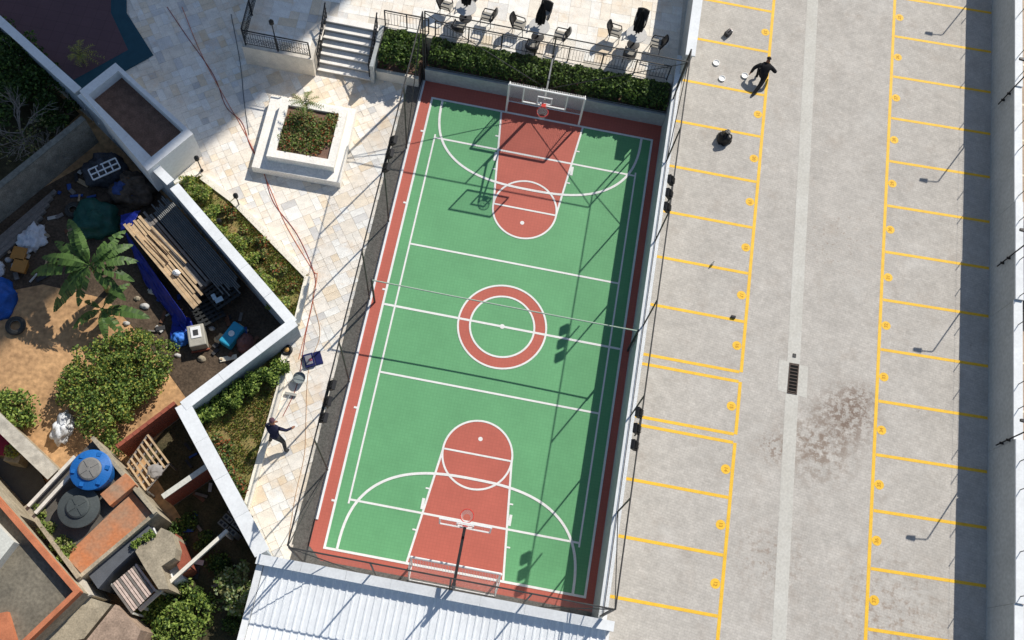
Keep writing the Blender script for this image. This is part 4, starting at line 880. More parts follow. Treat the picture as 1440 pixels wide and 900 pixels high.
# thicket beyond the wall
def tree(px, py, h, r, n, label, mats, bare=False, z=LOT, group=None, leafs=.14):
    p = G(px, py, z + h * .7); t = thing('dead_tree' if bare else 'leafy_tree', label, 'tree', (p.x, p.y, z), group)
    m = MB(); m.tube([(p.x, p.y, z - .1), (p.x + rnd(-.1, .1), p.y + rnd(-.1, .1), z + h * .35), (p.x + rnd(-.2, .2), p.y + rnd(-.2, .2), z + h * .75)], [.09, .07, .03], 7)
    def limb(p0, d, L, r_, dep):
        p1 = p0 + d * L; mid = p0 + d * L * .5 + Vector((rnd(-.1, .1), rnd(-.1, .1), rnd(-.05, .1))) * L
        m.tube([p0, mid, p1], [r_, r_ * .8, r_ * .55], 5, False)
        if dep:
            for _ in range(3 if bare else 2): limb(p1 if random.random() < .6 else mid, (d + Vector((rnd(-.9, .9), rnd(-.9, .9), rnd(-.3, .5)))).normalized(), L * rnd(.55, .8), r_ * .6, dep - 1)
    for k in range(9 if bare else 5):
        a = 2 * math.pi * k / (9 if bare else 5) + rnd(-.4, .4); limb(Vector((p.x, p.y, z + h * rnd(.3, .7))), Vector((math.cos(a), math.sin(a), rnd(.2, .9))).normalized(), r * rnd(.4, .6), .032 if bare else .03, 3 if bare else 1)
    m.build('trunk', greybark if bare else bark, t)
    if n:
        m = MB(); bl = [((p.x + rnd(-.62, .62) * r, p.y + rnd(-.62, .62) * r, z + h * rnd(.5, .95)), r * rnd(.25, .5), r * rnd(.25, .5), h * rnd(.12, .24)) for _ in range(14)]
        leaves(m, bl, n, leafs, .4, len(mats)); m.build('crown', mats, t)
random.seed(31)
dk = [leafC, dullA, leafC, leafA]
for (px, py, h, r, n, lab) in ((20, 75, 1.9, 1.5, 3200, 'dense dark bush filling the corner under the pale capped wall'), (62, 118, 1.5, 1.3, 2600, 'dense dark bush pressed against the boundary wall'), (-15, 135, 1.8, 1.6, 3000, 'dense dark bush behind the bare grey branches'), (82, 160, 1.0, .9, 1300, 'low dark bush at the end of the grey block wall'), (-30, 60, 2.0, 1.6, 2600, 'tall dark bush beyond the boundary wall corner'), (14, 118, 1.6, 1.2, 2200, 'dusty dark bush in the middle of the thicket')):
    tree(px, py, h, r, n, lab, dk)
tree(28, 186, 1.5, 1.75, 260, 'leafless shrub of tangled pale grey branches in the thicket', [dullB, dullA], bare=True)
tree(60, 215, 1.0, 1.1, 120, 'small leafless shrub of grey twigs above the block wall', [dullB, dullA], bare=True)
m = MB(); poly = [tuple(G(x, y, Z)[:2]) for x, y in ((-90, -20), (0, 60), (112, 160), (-60, 320))]; m.sheet(poly, Z + .004); m.build('leaf_litter', M('dark_litter', C(74, 70, 50), .95, .35, 3, bump=.8, fine=.2), ground)
m = MB(); poly = [tuple(G(x, y, Z)[:2]) for x, y in ((150, 215), (225, 270), (405, 465), (262, 560), (205, 480), (150, 420), (60, 400), (-40, 420), (-60, 330))]; m.sheet(poly, Z + .006); m.build('shade_painted_earth', M('shade_painted_earth', C(88, 75, 62), .95, .3, 1.4, bump=.7, fine=.18), ground)  # dark earth sheet: the yard's shade is put into its colour
m = MB(); poly = [tuple(G(x, y, Z)[:2]) for x, y in ((258, 575), (372, 790), (420, 930), (190, 930), (225, 860), (262, 740), (200, 640))]; m.sheet(poly, Z + .006); m.build('shade_painted_weedy_earth', M('shade_painted_weedy_earth', C(62, 62, 42), .95, .35, 1.6, bump=.7, col2=C(92, 82, 60), fine=.2), ground)  # weedy ground, its colour darkened to paint in the lot's deep shade
# banana plants
def banana(px, py, zs, tips, label, hh=1.5):
    p = GZ(px, py, hh * .6); t = thing('banana_plant', label, 'banana plant', (p.x, p.y, Z)); bl1 = M('banana_leaf', C(92, 122, 62), .5, .2, 3, trans=.3); bl2 = M('banana_leaf_dark', C(66, 92, 48), .5, .2, 3, trans=.3)
    m = MB(); m.tube([(p.x, p.y, Z - .1), (p.x + .05, p.y, Z + .7), (p.x + .03, p.y + .03, Z + hh)], [.13, .11, .07], 10); m.build('trunk', M('banana_stem', C(130, 128, 84), .7, .2, 5), t)
    base = Vector((p.x + .03, p.y + .03, Z + hh))
    for (tx, ty, tz) in tips:
        T = G(tx, ty, Z + tz * (1.5 if hh > 2 else 1)); mid = (base + T) / 2 + Vector((0, 0, .35 + .25 * rnd(0, 1))); m = MB(); n = 22; L = (T - base).length; pts = []
        for i in range(n + 1): u = i / n; pts.append(base * (1 - u) ** 2 + mid * 2 * u * (1 - u) + T * u * u)
        side0 = (T - base).cross(Vector((0, 0, 1))).normalized(); wmax = L * .11 + .04
        m.tube([q + Vector((0, 0, -.012)) for q in pts], [.022 * (1 - .8 * i / n) for i in range(n + 1)], 5)
        for i in range(2, n):
            for sg in (-1, 1):
                if random.random() < .07: continue
                u0, u1 = i / n, (i + 1) / n; wd = lambda u: wmax * (max(0, math.sin(math.pi * min(1, max(0, (u - .06) / .94)) ** .8)) ** .6)
                dr = rnd(.05, .4); g = .12 * rnd(0, 1) / n; a0, a1 = pts[i], pts[i + 1].lerp(pts[i], g * n * .3)
                k0, k1 = wd(u0) * rnd(.9, 1.05), wd(u1) * rnd(.88, 1.05); dn = Vector((0, 0, -1)); m.cur = 0 if sg > 0 else random.randrange(2)
                fw = (T - base).normalized() * .05
                m.add([a0, a0 + side0 * sg * k0 + dn * k0 * dr + fw, a1 + side0 * sg * k1 + dn * k1 * dr + fw, a1], [[0, 1, 2, 3]])
        m.build('leaf', [bl1, bl2], t)
random.seed(5)
banana(136, 388, 0, [(97, 309, 1.5), (78, 340, 1.4), (44, 385, 1.1), (76, 438, .7), (176, 325, 1.6), (194, 368, 1.5), (176, 422, 1.0), (118, 350, 2.1), (160, 345, 1.9), (86, 412, 1.0), (108, 322, 1.8), (60, 362, 1.5), (186, 345, 1.6), (110, 430, 1.0), (188, 395, 1.3)], 'tall banana plant with broad ragged leaves over the sandy yard', 2.5)
banana(146, 440, 0, [(104, 462, .7), (176, 475, .7), (210, 447, .9), (150, 478, .8), (120, 425, 1.2), (182, 400, 1.2)], 'shorter banana plant growing beside the taller one', .9)
# leafy shrub mass
def bush(poly_px, z, n, hmin, hmax, label, mats, ls=.13, name='sprawling_bush'):
    poly = [tuple(G(x, y, z + hmin)[:2]) for x, y in poly_px]; xs = [q[0] for q in poly]; ys = [q[1] for q in poly]; cx, cy = sum(xs) / len(xs), sum(ys) / len(ys)
    t = thing(name, label, 'bush', (cx, cy, z)); m = MB(); k = 0; bl = []
    nb = max(24, int(abs(area(poly)) / .055))
    while len(bl) < nb:
        x, y = rnd(min(xs), max(xs)), rnd(min(ys), max(ys))
        if inside((x, y), poly): bl.append(((x, y, z + rnd(hmin, hmax)), rnd(.2, .36), rnd(.2, .36), rnd(.15, .3)))
    leaves(m, bl, n, ls, .5, len(mats)); m.build('foliage', mats, t); m = MB()
    for c, *_ in bl[::2]: m.tube([(cx + (c[0] - cx) * .35, cy + (c[1] - cy) * .35, z - .05), (cx + (c[0] - cx) * .7, cy + (c[1] - cy) * .7, z + hmin * .7), c], [.03, .02, .01], 5)
    m.build('branches', bark, t)
random.seed(8)
bush([(80, 545), (120, 500), (185, 468), (250, 490), (240, 530), (195, 580), (150, 615), (110, 600)], Z, 12500, .4, 1.1, 'wide leafy green bush sprawling over the sandy yard', [leafA, leafB, leafC, leafA, leafY], .11)
bush([(-20, 552), (50, 552), (58, 590), (30, 605), (-20, 605)], Z, 2400, .3, .9, 'bright green bush beside the old concrete ledge', [leafB, leafA, leafB, leafC], .12)
bush([(205, 850), (262, 812), (300, 850), (285, 900), (205, 905)], Z, 3400, .25, .7, 'bright green bush below the long white beam', [leafB, leafA, leafB, leafC], .12)
bush([(303, 815), (345, 790), (352, 850), (318, 868)], Z, 1300, .4, 1.0, 'pale dusty bush in the deep shade of the metal roofed building', [dullB, M('leaf_pale', C(150, 164, 120), .6, .2, 8), leafA], .14)
bush([(120, 610), (175, 610), (178, 640), (150, 628)], Z, 500, .3, .9, 'narrow strip of leaves growing behind the blue water tank', [leafB, leafA, leafC], .11)
# timber and tube stack along the wall
d = (WALL[4] - WALL[3]).normalized(); nrm = Vector((-d.y, d.x)) if (Vector((-d.y, d.x))).dot(Vector((-1, -1))) > 0 else Vector((d.y, -d.x))
S0 = GZ(176, 318, 1.0); S1 = GZ(300, 440, 1.0); L0 = Vector((S0.x, S0.y)); ax = d; Ls = 4.6
random.seed(14)
trest = thing('timber_rack', 'low rack of bearers under the long timber stack', 'rack', (L0.x, L0.y, Z))
for s in (.5, 2.3, 4.0):
    m = MB(); a = L0 + ax * s - nrm * .1; b = L0 + ax * s - nrm * 2.0; m.bar((a.x, a.y, Z + .42), (b.x, b.y, Z + .42), .12, .9); m.build('bearer', timber_g, trest)
for k in range(9):
    w_ = .12; o_ = -.02 - k * .13; s = rnd(-.12, .25); e = Ls + rnd(-.5, .3) - k * .06; a = L0 + ax * s + nrm * o_; b = L0 + ax * e + nrm * (o_ + rnd(-.04, .04)); z = Z + .93 + rnd(0, .10)
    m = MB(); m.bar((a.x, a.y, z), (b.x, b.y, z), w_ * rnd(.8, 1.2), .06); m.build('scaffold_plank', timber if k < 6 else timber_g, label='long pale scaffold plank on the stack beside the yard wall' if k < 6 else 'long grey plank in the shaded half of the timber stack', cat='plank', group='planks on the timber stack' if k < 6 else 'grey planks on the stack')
for k in range(12):
    o_ = -1.22 - k * .075; s = rnd(-.2, .3); e = Ls + rnd(-.2, .7); a = L0 + ax * s + nrm * o_; b = L0 + ax * e + nrm * o_; z = Z + .92 + rnd(0, .06)
    m = MB(); m.tube([(a.x, a.y, z), (b.x, b.y, z)], .032, 8); m.build('scaffold_tube', steel_g, label='long grey scaffold tube lying in the wall shade', cat='tube', group='scaffold tubes beside the yard wall')
for k in range(4):
    o_ = -.12 - k * .22; s = rnd(.4, 1.6); e = s + rnd(1.2, 2.2); a = L0 + ax * s + nrm * o_; b = L0 + ax * e + nrm * (o_ - .1); z = Z + 1.11 + .02 * k; m = MB(); m.bar((a.x, a.y, z), (b.x, b.y, z), .07, .05); m.build('batten', timber, label='short loose batten lying across the scaffold planks', cat='batten', group='loose battens on the planks')
c = L0 + ax * 3.0 - nrm * .35; lump('cement_sack', (c.x, c.y, Z + 1.06), .16, .13, .14, whit, 'small white sack on top of the scaffold planks', 'sack', 9)
# blue tarpaulin hanging from the stack
def tarp(pts_px, zs, mat, label, name='tarpaulin', amp=.06, n=14, seed=1):
    q = [G(x, y, z) for (x, y), z in zip(pts_px, zs)]; m = MB(); vs = []
    for i in range(n + 1):
        for j in range(n + 1):
            u, v = i / n, j / n; p = (q[0] * (1 - u) + q[1] * u) * (1 - v) + (q[3] * (1 - u) + q[2] * u) * v
            f = noise.noise(Vector((u * 6, v * 6, seed))) + .5 * noise.noise(Vector((u * 14, v * 14, seed))); vs.append((p.x + f * amp, p.y - f * amp * .5, p.z + abs(f) * amp * 1.4 + .02))
    m.add(vs, [[i * (n + 1) + j, (i + 1) * (n + 1) + j, (i + 1) * (n + 1) + j + 1, i * (n + 1) + j + 1] for i in range(n) for j in range(n)]); o = m.build(name, mat, smooth=True, label=label, cat='tarpaulin'); sd = o.modifiers.new('s', 'SOLIDIFY'); sd.thickness = .01
bluet = M('blue_tarp', C(28, 44, 140), .5, .25, 5, bump=.5, bscale=12)
tarp([(172, 318), (262, 448), (262, 470), (205, 400)], [Z + .8, Z + .75, Z + .1, Z + .05], bluet, 'dark blue tarpaulin spilling from under the timber stack', amp=.12)
tarp([(170, 303), (198, 296), (186, 318), (170, 326)], [Z + .9, Z + .95, Z + .97, Z + .7], bluet, 'small fold of blue tarpaulin at the end of the planks', amp=.05, seed=3)
tarp([(245, 440), (268, 448), (275, 470), (238, 478)], [Z + .3, Z + .35, Z + .1, Z + .04], bluet, 'crumpled blue tarpaulin beside the old machine', amp=.1, seed=7)
# heap of covered rubbish against the wall, green sheet
p = GZ(150, 245); lump('rubbish_heap', (p.x, p.y, Z), .95, .75, 1.0, M('dark_sheeting', C(70, 72, 78), .7, .45, 3, bump=.8, bscale=8), 'heap under dark plastic sheeting in the wall corner', 'heap', 2, .35, 28, 12)
p = GZ(188, 272); lump('rubbish_heap', (p.x, p.y, Z), .95, .8, .9, M('brown_junk', C(92, 80, 70), .9, .45, 5, bump=.9, bscale=10), 'heap of brown debris and blue scraps beside the wall', 'heap', 5, .4, 28, 12)
p = GZ(170, 262, .9); lump('blue_sheet', (p.x, p.y, Z + .55), .45, .35, .4, M('faded_blue', C(58, 78, 130), .7, .3, 5), 'faded blue sheet crumpled on the debris heap', 'sheet', 6, .4)
p = GZ(138, 312); lump('green_sheet', (p.x, p.y, Z), .95, .85, .8, M('green_sheeting', C(36, 84, 74), .55, .25, 3, bump=.5, bscale=7), 'dark green plastic sheet covering a pile near the banana plant', 'sheet', 3, .3, 28, 12)
# white window frame lying on the heap
c = G(147, 238, .3); t = thing('window_frame', 'white metal window frame lying on the covered heap', 'window frame', (c.x, c.y, .2)); e1 = (G(168, 228, .3) - G(130, 245, .3)); e1.z = 0; Lf = e1.length; e1.normalize(); e2 = Vector((-e1.y, e1.x, 0)); Wf = .52; o_ = c - e1 * Lf / 2 - e2 * Wf / 2; o_.z = .32
for v in (0, .5, 1): m = MB(); m.bar(o_ + e2 * Wf * v, o_ + e1 * Lf + e2 * Wf * v, .05, .05); m.build('rail', white_met, t)
for u in (0, .25, .5, .75, 1): m = MB(); m.bar(o_ + e1 * Lf * u + Vector((0, 0, .004)), o_ + e1 * Lf * u + e2 * Wf + Vector((0, 0, .004)), .05, .045); m.build('stile', white_met, t)
# tyres
def tyre(px, py, label, r=.25):
    p = GZ(px, py, .1); t = thing('tyre', label, 'tyre', (p.x, p.y, Z)); m = MB(); m.torus((p.x, p.y, Z + .1), r, .1, 26, 10); m.build('tread', M('old_rubber', C(66, 66, 64), .9, .2, 8), t); m = MB(); m.torus((p.x, p.y, Z + .13), r - .07, .035, 26, 6); m.build('bead', M('dusty_rubber', C(110, 108, 102), .9), t)
tyre(103, 295, 'old tyre lying beside the green plastic sheet'); tyre(22, 458, 'old tyre lying on the sand beside the blue bundle', .3)
# white sacks, tubs, blue bundle
sackm = M('white_sack', C(214, 218, 224), .7, .12, 5, bump=.4, bscale=10)
p = GZ(46, 338); lump('white_sack', (p.x, p.y, Z), .52, .62, .42, sackm, 'crumpled white sack on the shaded side of the yard', 'sack', 12, .55, 26, 10, freq=2.6)
p = GZ(90, 603); lump('white_sack', (p.x, p.y, Z), .36, .62, .55, M('silver_sheet', C(222, 224, 226), .75, .06, 5), 'bright white plastic sheet bundle behind the blue tank', 'sack', 15, .45, 26, 10)
for (px, py, lab) in ((27, 357, 'square ochre tub beside the crumpled white sack, the upper of two'), (28, 374, 'square ochre tub next to an identical tub on the yard sand')):
    p = GZ(px, py, .3); t = thing('plastic_tub', lab, 'tub', (p.x, p.y, Z)); oc = M('ochre_plastic', C(176, 124, 62), .6, .12); s_ = .26
    m = MB(); vs = [(p.x + i * w_, p.y + j * w_, z) for z, w_ in ((Z, .2), (Z + .34, s_)) for i, j in ((-1, -1), (1, -1), (1, 1), (-1, 1))]; m.add(vs, [[3, 2, 1, 0]] + [[i, (i + 1) % 4, 4 + (i + 1) % 4, 4 + i] for i in range(4)]); m.build('tub_body', oc, t); m = MB(); m.box(p.x - s_ - .02, p.y - s_ - .02, Z + .34, p.x + s_ + .02, p.y + s_ + .02, Z + .37); m.build('lid', oc, t, bevel=.01)
p = GZ(-2, 422); lump('blue_bundle', (p.x, p.y, Z), .75, .85, .7, M('blue_plastic_sheet', C(36, 92, 176), .5, .2, 4, bump=.5, bscale=9), 'blue plastic bundle at the sunny edge of the yard', 'bundle', 18, .3, 26, 12)
p = GZ(-6, 380); lump('white_sack', (p.x, p.y, Z), .4, .4, .35, sackm, 'small pale sack next to the blue plastic bundle', 'sack', 22, .4)
for k in range(6):
    a = G(78 - 5 * k, 268 + 9 * k, Z + .15); b = G(-50 - 5 * k, 378 + 9 * k, Z + .15); m = MB(); m.bar((a.x, a.y, Z + .1 + .02 * (k % 2)), (b.x, b.y, Z + .1 + .02 * (k % 2)), .15, .16); m.build('grey_beam', timber_g, label='long grey timber beam stacked along the foot of the block wall', cat='beam', group='grey beams along the block wall')
# crates, machine, boxes by the wall corner
def pallet(px, py, ang, z, label, mat, grp):
    p = G(px, py, z); t = thing('crate_pallet', label, 'pallet', (p.x, p.y, z - .14), grp, R(ang))
    for k in range(6): lb(t, 'slat', -.55, -.5 + k * .185, .1, .55, -.5 + k * .185 + .10, .13, mat, 0)
    for k in range(6): lb(t, 'cross_slat', -.55 + k * .195, -.5, .065, -.55 + k * .195 + .07, .53, .098, mat, 0)
    for k in range(3): lb(t, 'bearer', -.55 + k * .5, -.5, 0, -.45 + k * .5, .53, .06, mat, 0)
blackp = M('black_pallet_plastic', C(44, 46, 46), .6, .2)
pallet(312, 412, 50, Z + .85, 'black plastic pallet topmost on the pile by the shaded wall', blackp, None); pallet(292, 438, 42, Z + .5, 'black plastic pallet slipped down beside the pallet pile', blackp, None); pallet(312, 412, 48, Z + .69, 'black plastic pallet under the topmost one by the wall', blackp, None)
p = G(312, 412, Z); m = MB(); m.box(p.x - .4, p.y - .4, Z, p.x + .4, p.y + .4, Z + .53); m.build('storage_crate', blackp, label='dark crate carrying the black plastic pallets', cat='crate', bevel=.02)
p = G(292, 438, Z); m = MB(); m.box(p.x - .35, p.y - .35, Z, p.x + .35, p.y + .35, Z + .34); m.build('storage_crate', blackp, label='dark crate under the slipped black pallet', cat='crate', bevel=.02)
p = G(307, 420, Z + 1.0); t = thing('folded_sheet', 'pale blue folded scrap lying on the black pallets', 'sheet', (p.x, p.y, Z + .86), rz=R(40)); lb(t, 'fold', -.16, -.1, 0, .16, .1, .05, M('pale_blue', C(176, 198, 210), .6)); lb(t, 'flap', -.2, .08, .0, -.04, .34, .03, M('pale_blue', C(176, 198, 210)))
p = GZ(277, 473, .4); t = thing('old_machine', 'grey old machine housing with pale control face beside blue sacking', 'machine', (p.x, p.y, Z), rz=R(24)); gm_ = M('machine_grey', C(172, 168, 156), .6, .15); lb(t, 'housing', -.33, -.45, 0, .33, .45, .55, gm_, .04); lb(t, 'control_face', -.2, -.12, .55, .2, .36, .58, white_met); lb(t, 'panel', -.1, -.02, .58, .1, .22, .6, darkm); lb(t, 'foot_rail', -.36, -.52, 0, .36, -.46, .1, brick_red)
p = GZ(252, 474, .3); lump('blue_sack', (p.x, p.y, Z), .34, .36, .42, M('bright_blue_sack', C(66, 128, 216), .6, .25, 5), 'bright blue and white sack leaning on the old machine', 'sack', 25, .35)
p = GZ(326, 470, .4); t = thing('cyan_chest', 'cyan plastic chest with a round hole in the lid', 'chest', (p.x, p.y, Z), rz=R(-22)); cy = M('cyan_plastic', C(52, 160, 196), .45, .12); lb(t, 'chest_body', -.26, -.5, 0, .26, .5, .48, cy, .06); m = MB(); m.lathe((0, 0, .48), [(.12, 0), (.12, .03), (.07, .03), (.07, .005)], 18); o = m.build('ring', whit); o.parent = t; o.location = (0, 0, .481)
p = GZ(343, 480, .3); lump('brown_bag', (p.x, p.y, Z), .34, .42, .42, M('brown_sacking', C(138, 96, 90), .85, .15, 5), 'dull brown bag squeezed between the cyan chest and the wall', 'bag', 28, .25)
p = GZ(320, 502, .2); t = thing('pale_board', 'short pale board lying near the brown bag', 'board', (p.x, p.y, Z + .02), rz=R(24)); lb(t, 'board', -.34, -.1, 0, .34, .1, .05, M('cream_board', C(226, 218, 198), .7)); lb(t, 'batten', -.3, -.04, .05, -.22, .04, .1, timber)
for i, (px, py, s_) in enumerate(((204, 431, .14), (193, 420, .1), (216, 410, .16), (232, 425, .12), (178, 455, .1), (306, 478, .12), (298, 462, .1), (284, 505, .13), (250, 500, .1), (66, 332, .1), (12, 366, .12))):
    p = GZ(px, py); lump('rubble_lump', (p.x, p.y, Z), s_ * 1.4, s_, s_, conc_old if i % 2 else M('pale_rubble', C(196, 194, 190), .8), 'pale lump of rubble lying loose on the yard earth', 'rubble', 40 + i, .35, 10, 5, group='rubble lumps in the yard')

# ================================================================== BRICK PENS AND SHEDS
def brickwall(a_px, b_px, z1, label, z0=LOT, cap=None, rows_from=None):
    a, b = G(*a_px, z1), G(*b_px, z1); a2, b2 = Vector((a.x, a.y)), Vector((b.x, b.y)); d = (b2 - a2).normalized(); n = Vector((-d.y, d.x)); L = (b2 - a2).length
    t = thing('brick_wall', label, 'wall', (a2.x, a2.y, z0)); m = MB(); w_ = .055; m.prism([a2 - n * w_, b2 - n * w_, b2 + n * w_, a2 + n * w_], z0, z1 - .02); m.build('mortar_core', mortar, t)
    bl, bh = .30, .145; rows = int((z1 - z0) / (bh + .012)); shared = None
    for r_ in range(rows):
        z = z1 - (r_ + 1) * (bh + .012) + .012; s = -(bl + .012) / 2 * (r_ % 2)
        while s < L - .05:
            s0, s1 = max(0, s), min(L, s + bl); mid = a2 + d * (s0 + s1) / 2
            if s1 - s0 > .06:
                if shared is None: m = MB(); m.box(-bl / 2, -.07, 0, bl / 2, .07, bh); o = m.build('brick', brick_red, t); o.data.transform(Matrix.Translation(Vector((a2.x, a2.y, z0)))); shared = o.data
                else: o = bpy.data.objects.new('brick', shared); sc.collection.objects.link(o); o.parent = t
                o.location = (mid.x - a2.x, mid.y - a2.y, z - z0); o.rotation_euler = (0, 0, math.atan2(d.y, d.x)); o.scale = ((s1 - s0) / bl, 1 + .06 * random.random(), 1)
            s += bl + .012
    if cap:
        m = MB(); m.bar((a2.x, a2.y, z1 + .03), (b2.x, b2.y, z1 + .03), .2, .05); m.build('cap', cap, t)
random.seed(51)
brickwall((246, 566), (164, 628), .75, 'rough red brick wall below the corner of the white boundary wall')
brickwall((291, 656), (229, 699), .75, 'red brick wall with pale cap dividing the dark sheds', cap=conc_light)
# rusty frame lattice leaning in the pen
t = thing('wooden_lattice', 'weathered timber lattice lying over the dark brick pen', 'lattice', tuple(GZ(210, 650, 1.1))); q = [G(208, 612, .35), G(238, 652, .35), G(206, 690, .35), G(180, 652, .35)]
for v in (0, .25, .5, .75, 1): m = MB(); a = q[0].lerp(q[1], v); b = q[3].lerp(q[2], v); m.bar(a, b, .07, .06); m.build('slat', timber_g, t)
for u in (0, .17, .33, .5, .67, .83, 1): m = MB(); a = q[0].lerp(q[3], u) + Vector((0, 0, .055)); b = q[1].lerp(q[2], u) + Vector((0, 0, .055)); m.bar(a, b, .07, .045); m.build('cross_slat', timber, t)
for i, c_ in enumerate(q): m = MB(); m.bar((c_.x, c_.y, Z), (c_.x, c_.y, .34), .06); m.build('leg', timber_g, t)
p = GZ(224, 668, .6); lump('grey_sheet', (p.x, p.y, .4), .3, .28, .1, M('grey_cloth', C(150, 146, 142), .9), 'grey cloth lying on the weathered timber lattice', 'cloth', 61, .3)
def slab(poly_px, z0, z1, mat, name, parent=None, **kw):
    m = MB(); m.prism([tuple(G(x, y, z1)[:2]) for x, y in poly_px], z0, z1); return m.build(name, mat, parent, **kw)
def house(poly_px, z1, wall_m, roof_m, label, par_h, par_w, par_m, sides, roof_polys=()):
    P_ = [G(x, y, z1) for x, y in poly_px]; c = sum(P_, Vector((0, 0, 0))) / len(P_); t = thing('house', label, 'house', (c.x, c.y, LOT))
    m = MB(); m.prism([(p.x, p.y) for p in P_], LOT, z1 - .1); m.build('wall', wall_m, t); cc = Vector((c.x, c.y))
    m = MB(); m.prism([(p.x, p.y) for p in P_], z1 - .1, z1); m.build('roof', roof_m, t)
    for i in sides:
        a, b = P_[i], P_[(i + 1) % len(P_)]; a2, b2 = Vector((a.x, a.y)), Vector((b.x, b.y)); d = (b2 - a2).normalized(); n = Vector((-d.y, d.x)); n = n if (cc - a2).dot(n) > 0 else -n; ph = par_h * (.4 if (par_m is conc_old and i == 1) else 1)
        m = MB(); m.prism([a2 - n * .02, b2 - n * .02, b2 + n * par_w, a2 + n * par_w], z1 - .05, z1 + ph + .003 * i); m.build('parapet', par_m, t)
    for poly, mt in roof_polys: m = MB(); m.prism([tuple(G(x, y, z1 + .01)[:2]) for x, y in poly], z1 - .02, z1 + .012); m.build('roof_screed', mt, t)
    return t
H1 = 2.3
h1 = house([(-60, 630), (116, 833), (20, 925), (-150, 800)], H1, conc_old, roof_conc, 'house with flat grey concrete roof edged in terracotta',   .32, .15, orange_cap, (0, 1))
m = MB(); m.prism([tuple(G(x, y, H1 + .5)[:2]) for x, y in ((-40, 700), (20, 762), (-10, 800), (-70, 760))], H1, H1 + .5); m.build('roof_box', conc_light, h1)
m = MB(); m.prism([tuple(G(x, y, H1 + .25)[:2]) for x, y in ((-30, 868), (10, 860), (22, 900), (-30, 920))], H1, H1 + .25); m.build('roof_box', orange_cap, h1)
H2 = 1.7
h2 = house([(134, 616), (222, 722), (112, 815), (38, 714)], H2, conc_old, M('dark_roof', C(92, 88, 82), .9, .25, 1.6, bump=.3), 'small house with orange roof terrace and two round tanks', .26, .11, conc_old, (0, 1, 2), [([(186, 692), (213, 722), (116, 808), (92, 782)], orange_tile)])
m = MB(); a, b = G(182, 672, H2 + .55), G(146, 702, H2 + .55); m.bar((a.x, a.y, H2 + .2), (b.x, b.y, H2 + .2), .55, .42); m.build('roof_box', orange_tile, h2)
for (a, b) in (((40, 712), (106, 642)), ((50, 722), (112, 655))):
    a, b = G(*a, H2 + .35), G(*b, H2 + .35); m = MB(); m.bar(a, b, .12, .12); m.build('gutter_pipe', M('cream_pipe', C(222, 214, 200), .6), h2)
for k, (px, py) in enumerate(((52, 722), (66, 740), (60, 748), (80, 765), (88, 784), (96, 772))):
    shrub(px + 6, py, H2 - .2, .3, .45, 240, 'small weedy plant sprouting in the gap between the two roofs', 'weeds between the roofs', [dullB, leafA, leafB])
def tank(px, py, z0, r, h, body, lid, label, ribs=True):
    p = G(px, py, z0 + h); t = thing('water_tank', label, 'water tank', (p.x, p.y, z0)); m = MB(); m.lathe((p.x, p.y, z0), [(r * .86, 0), (r * .93, h * .5), (r, h * .86), (r * 1.03, h * .88), (r * 1.03, h * .93), (r * .98, h * .95), (r * .6, h * 1.06), (0.01, h * 1.08)], 40); m.build('tank_body', body, t, smooth=False)
    m = MB(); m.lathe((p.x, p.y, z0 + h * 1.04), [(r * .58, 0), (r * .58, .06), (r * .50, .10), (.01, .13)], 32); l_ = m.build('lid', lid, t)
    for k in range(4): a = math.pi / 4 + k * math.pi / 2; m = MB(); m.bar((p.x + .1 * r * math.cos(a), p.y + .1 * r * math.sin(a), z0 + h * 1.04 + .13), (p.x + .5 * r * math.cos(a), p.y + .5 * r * math.sin(a), z0 + h * 1.04 + .105), .04, .03); m.build('rib', lid, l_)
    for k in range(6 if ribs else 0): a = k * math.pi / 3 + .3; m = MB(); cx_, cy_ = p.x + .82 * r * math.cos(a), p.y + .82 * r * math.sin(a); m.box(cx_ - .07, cy_ - .07, z0 + h * .96, cx_ + .07, cy_ + .07, z0 + h * 1.05); m.build('lid_clip', body, t)
bt = M('blue_polyethylene', C(34, 104, 176), .45, .06, 2); gt = M('dark_grey_fibre', C(74, 80, 80), .75, .12, 2)
tank(127, 660, H2 + .05, .69, .85, bt, M('grey_lid', C(128, 126, 122), .7), 'round blue water tank with grey lid on the small house roof')
tank(110, 713, H2 - .05, .69, .60, gt, gt, 'round dark grey water tank beside the blue tank', False)
# old concrete ledge and red canopy on the far left
t = thing('concrete_ledge', 'stained old concrete ledge beside the dark alley', 'ledge', tuple(G(40, 630, LOT))); a, b = G(-30, 566, .9), G(76, 668, .9); m = MB(); m.bar((a.x, a.y, .1), (b.x, b.y, .1), .38, 1.7); m.build('ledge_body', conc_old, t); m = MB(); m.bar((a.x, a.y, .975), (b.x, b.y, .975), .5, .05); m.build('coping', M('stained_coping', C(190, 184, 170), .9, .25, 4), t)
slab([(-30, 600), (0, 602), (14, 622), (6, 640), (-30, 640)], .3, .36, M('maroon_sheet', C(134, 30, 52), .6), 'awning', label='small maroon awning over the alley by the ledge', cat='awning')
slab([(-40, 640), (50, 650), (68, 690), (30, 712), (-40, 660)], LOT, LOT + .15, M('dark_alley', C(96, 94, 90), .9), 'alley_floor', kind='structure')
p = G(20, 640, .1); t = thing('plant_pot', 'square stone pot with a yellow green plant beside the ledge', 'plant pot', (p.x, p.y, LOT + .15)); m = MB(); m.box(p.x - .28, p.y - .28, LOT + .15, p.x + .28, p.y + .28, .2); m.build('pot', conc_old, t); m = MB(); leaves(m, [((p.x, p.y + .1, .42), .28, .28, .25)], 260, .1, .4, 3); m.build('foliage', [leafY, leafB, dullB], t)
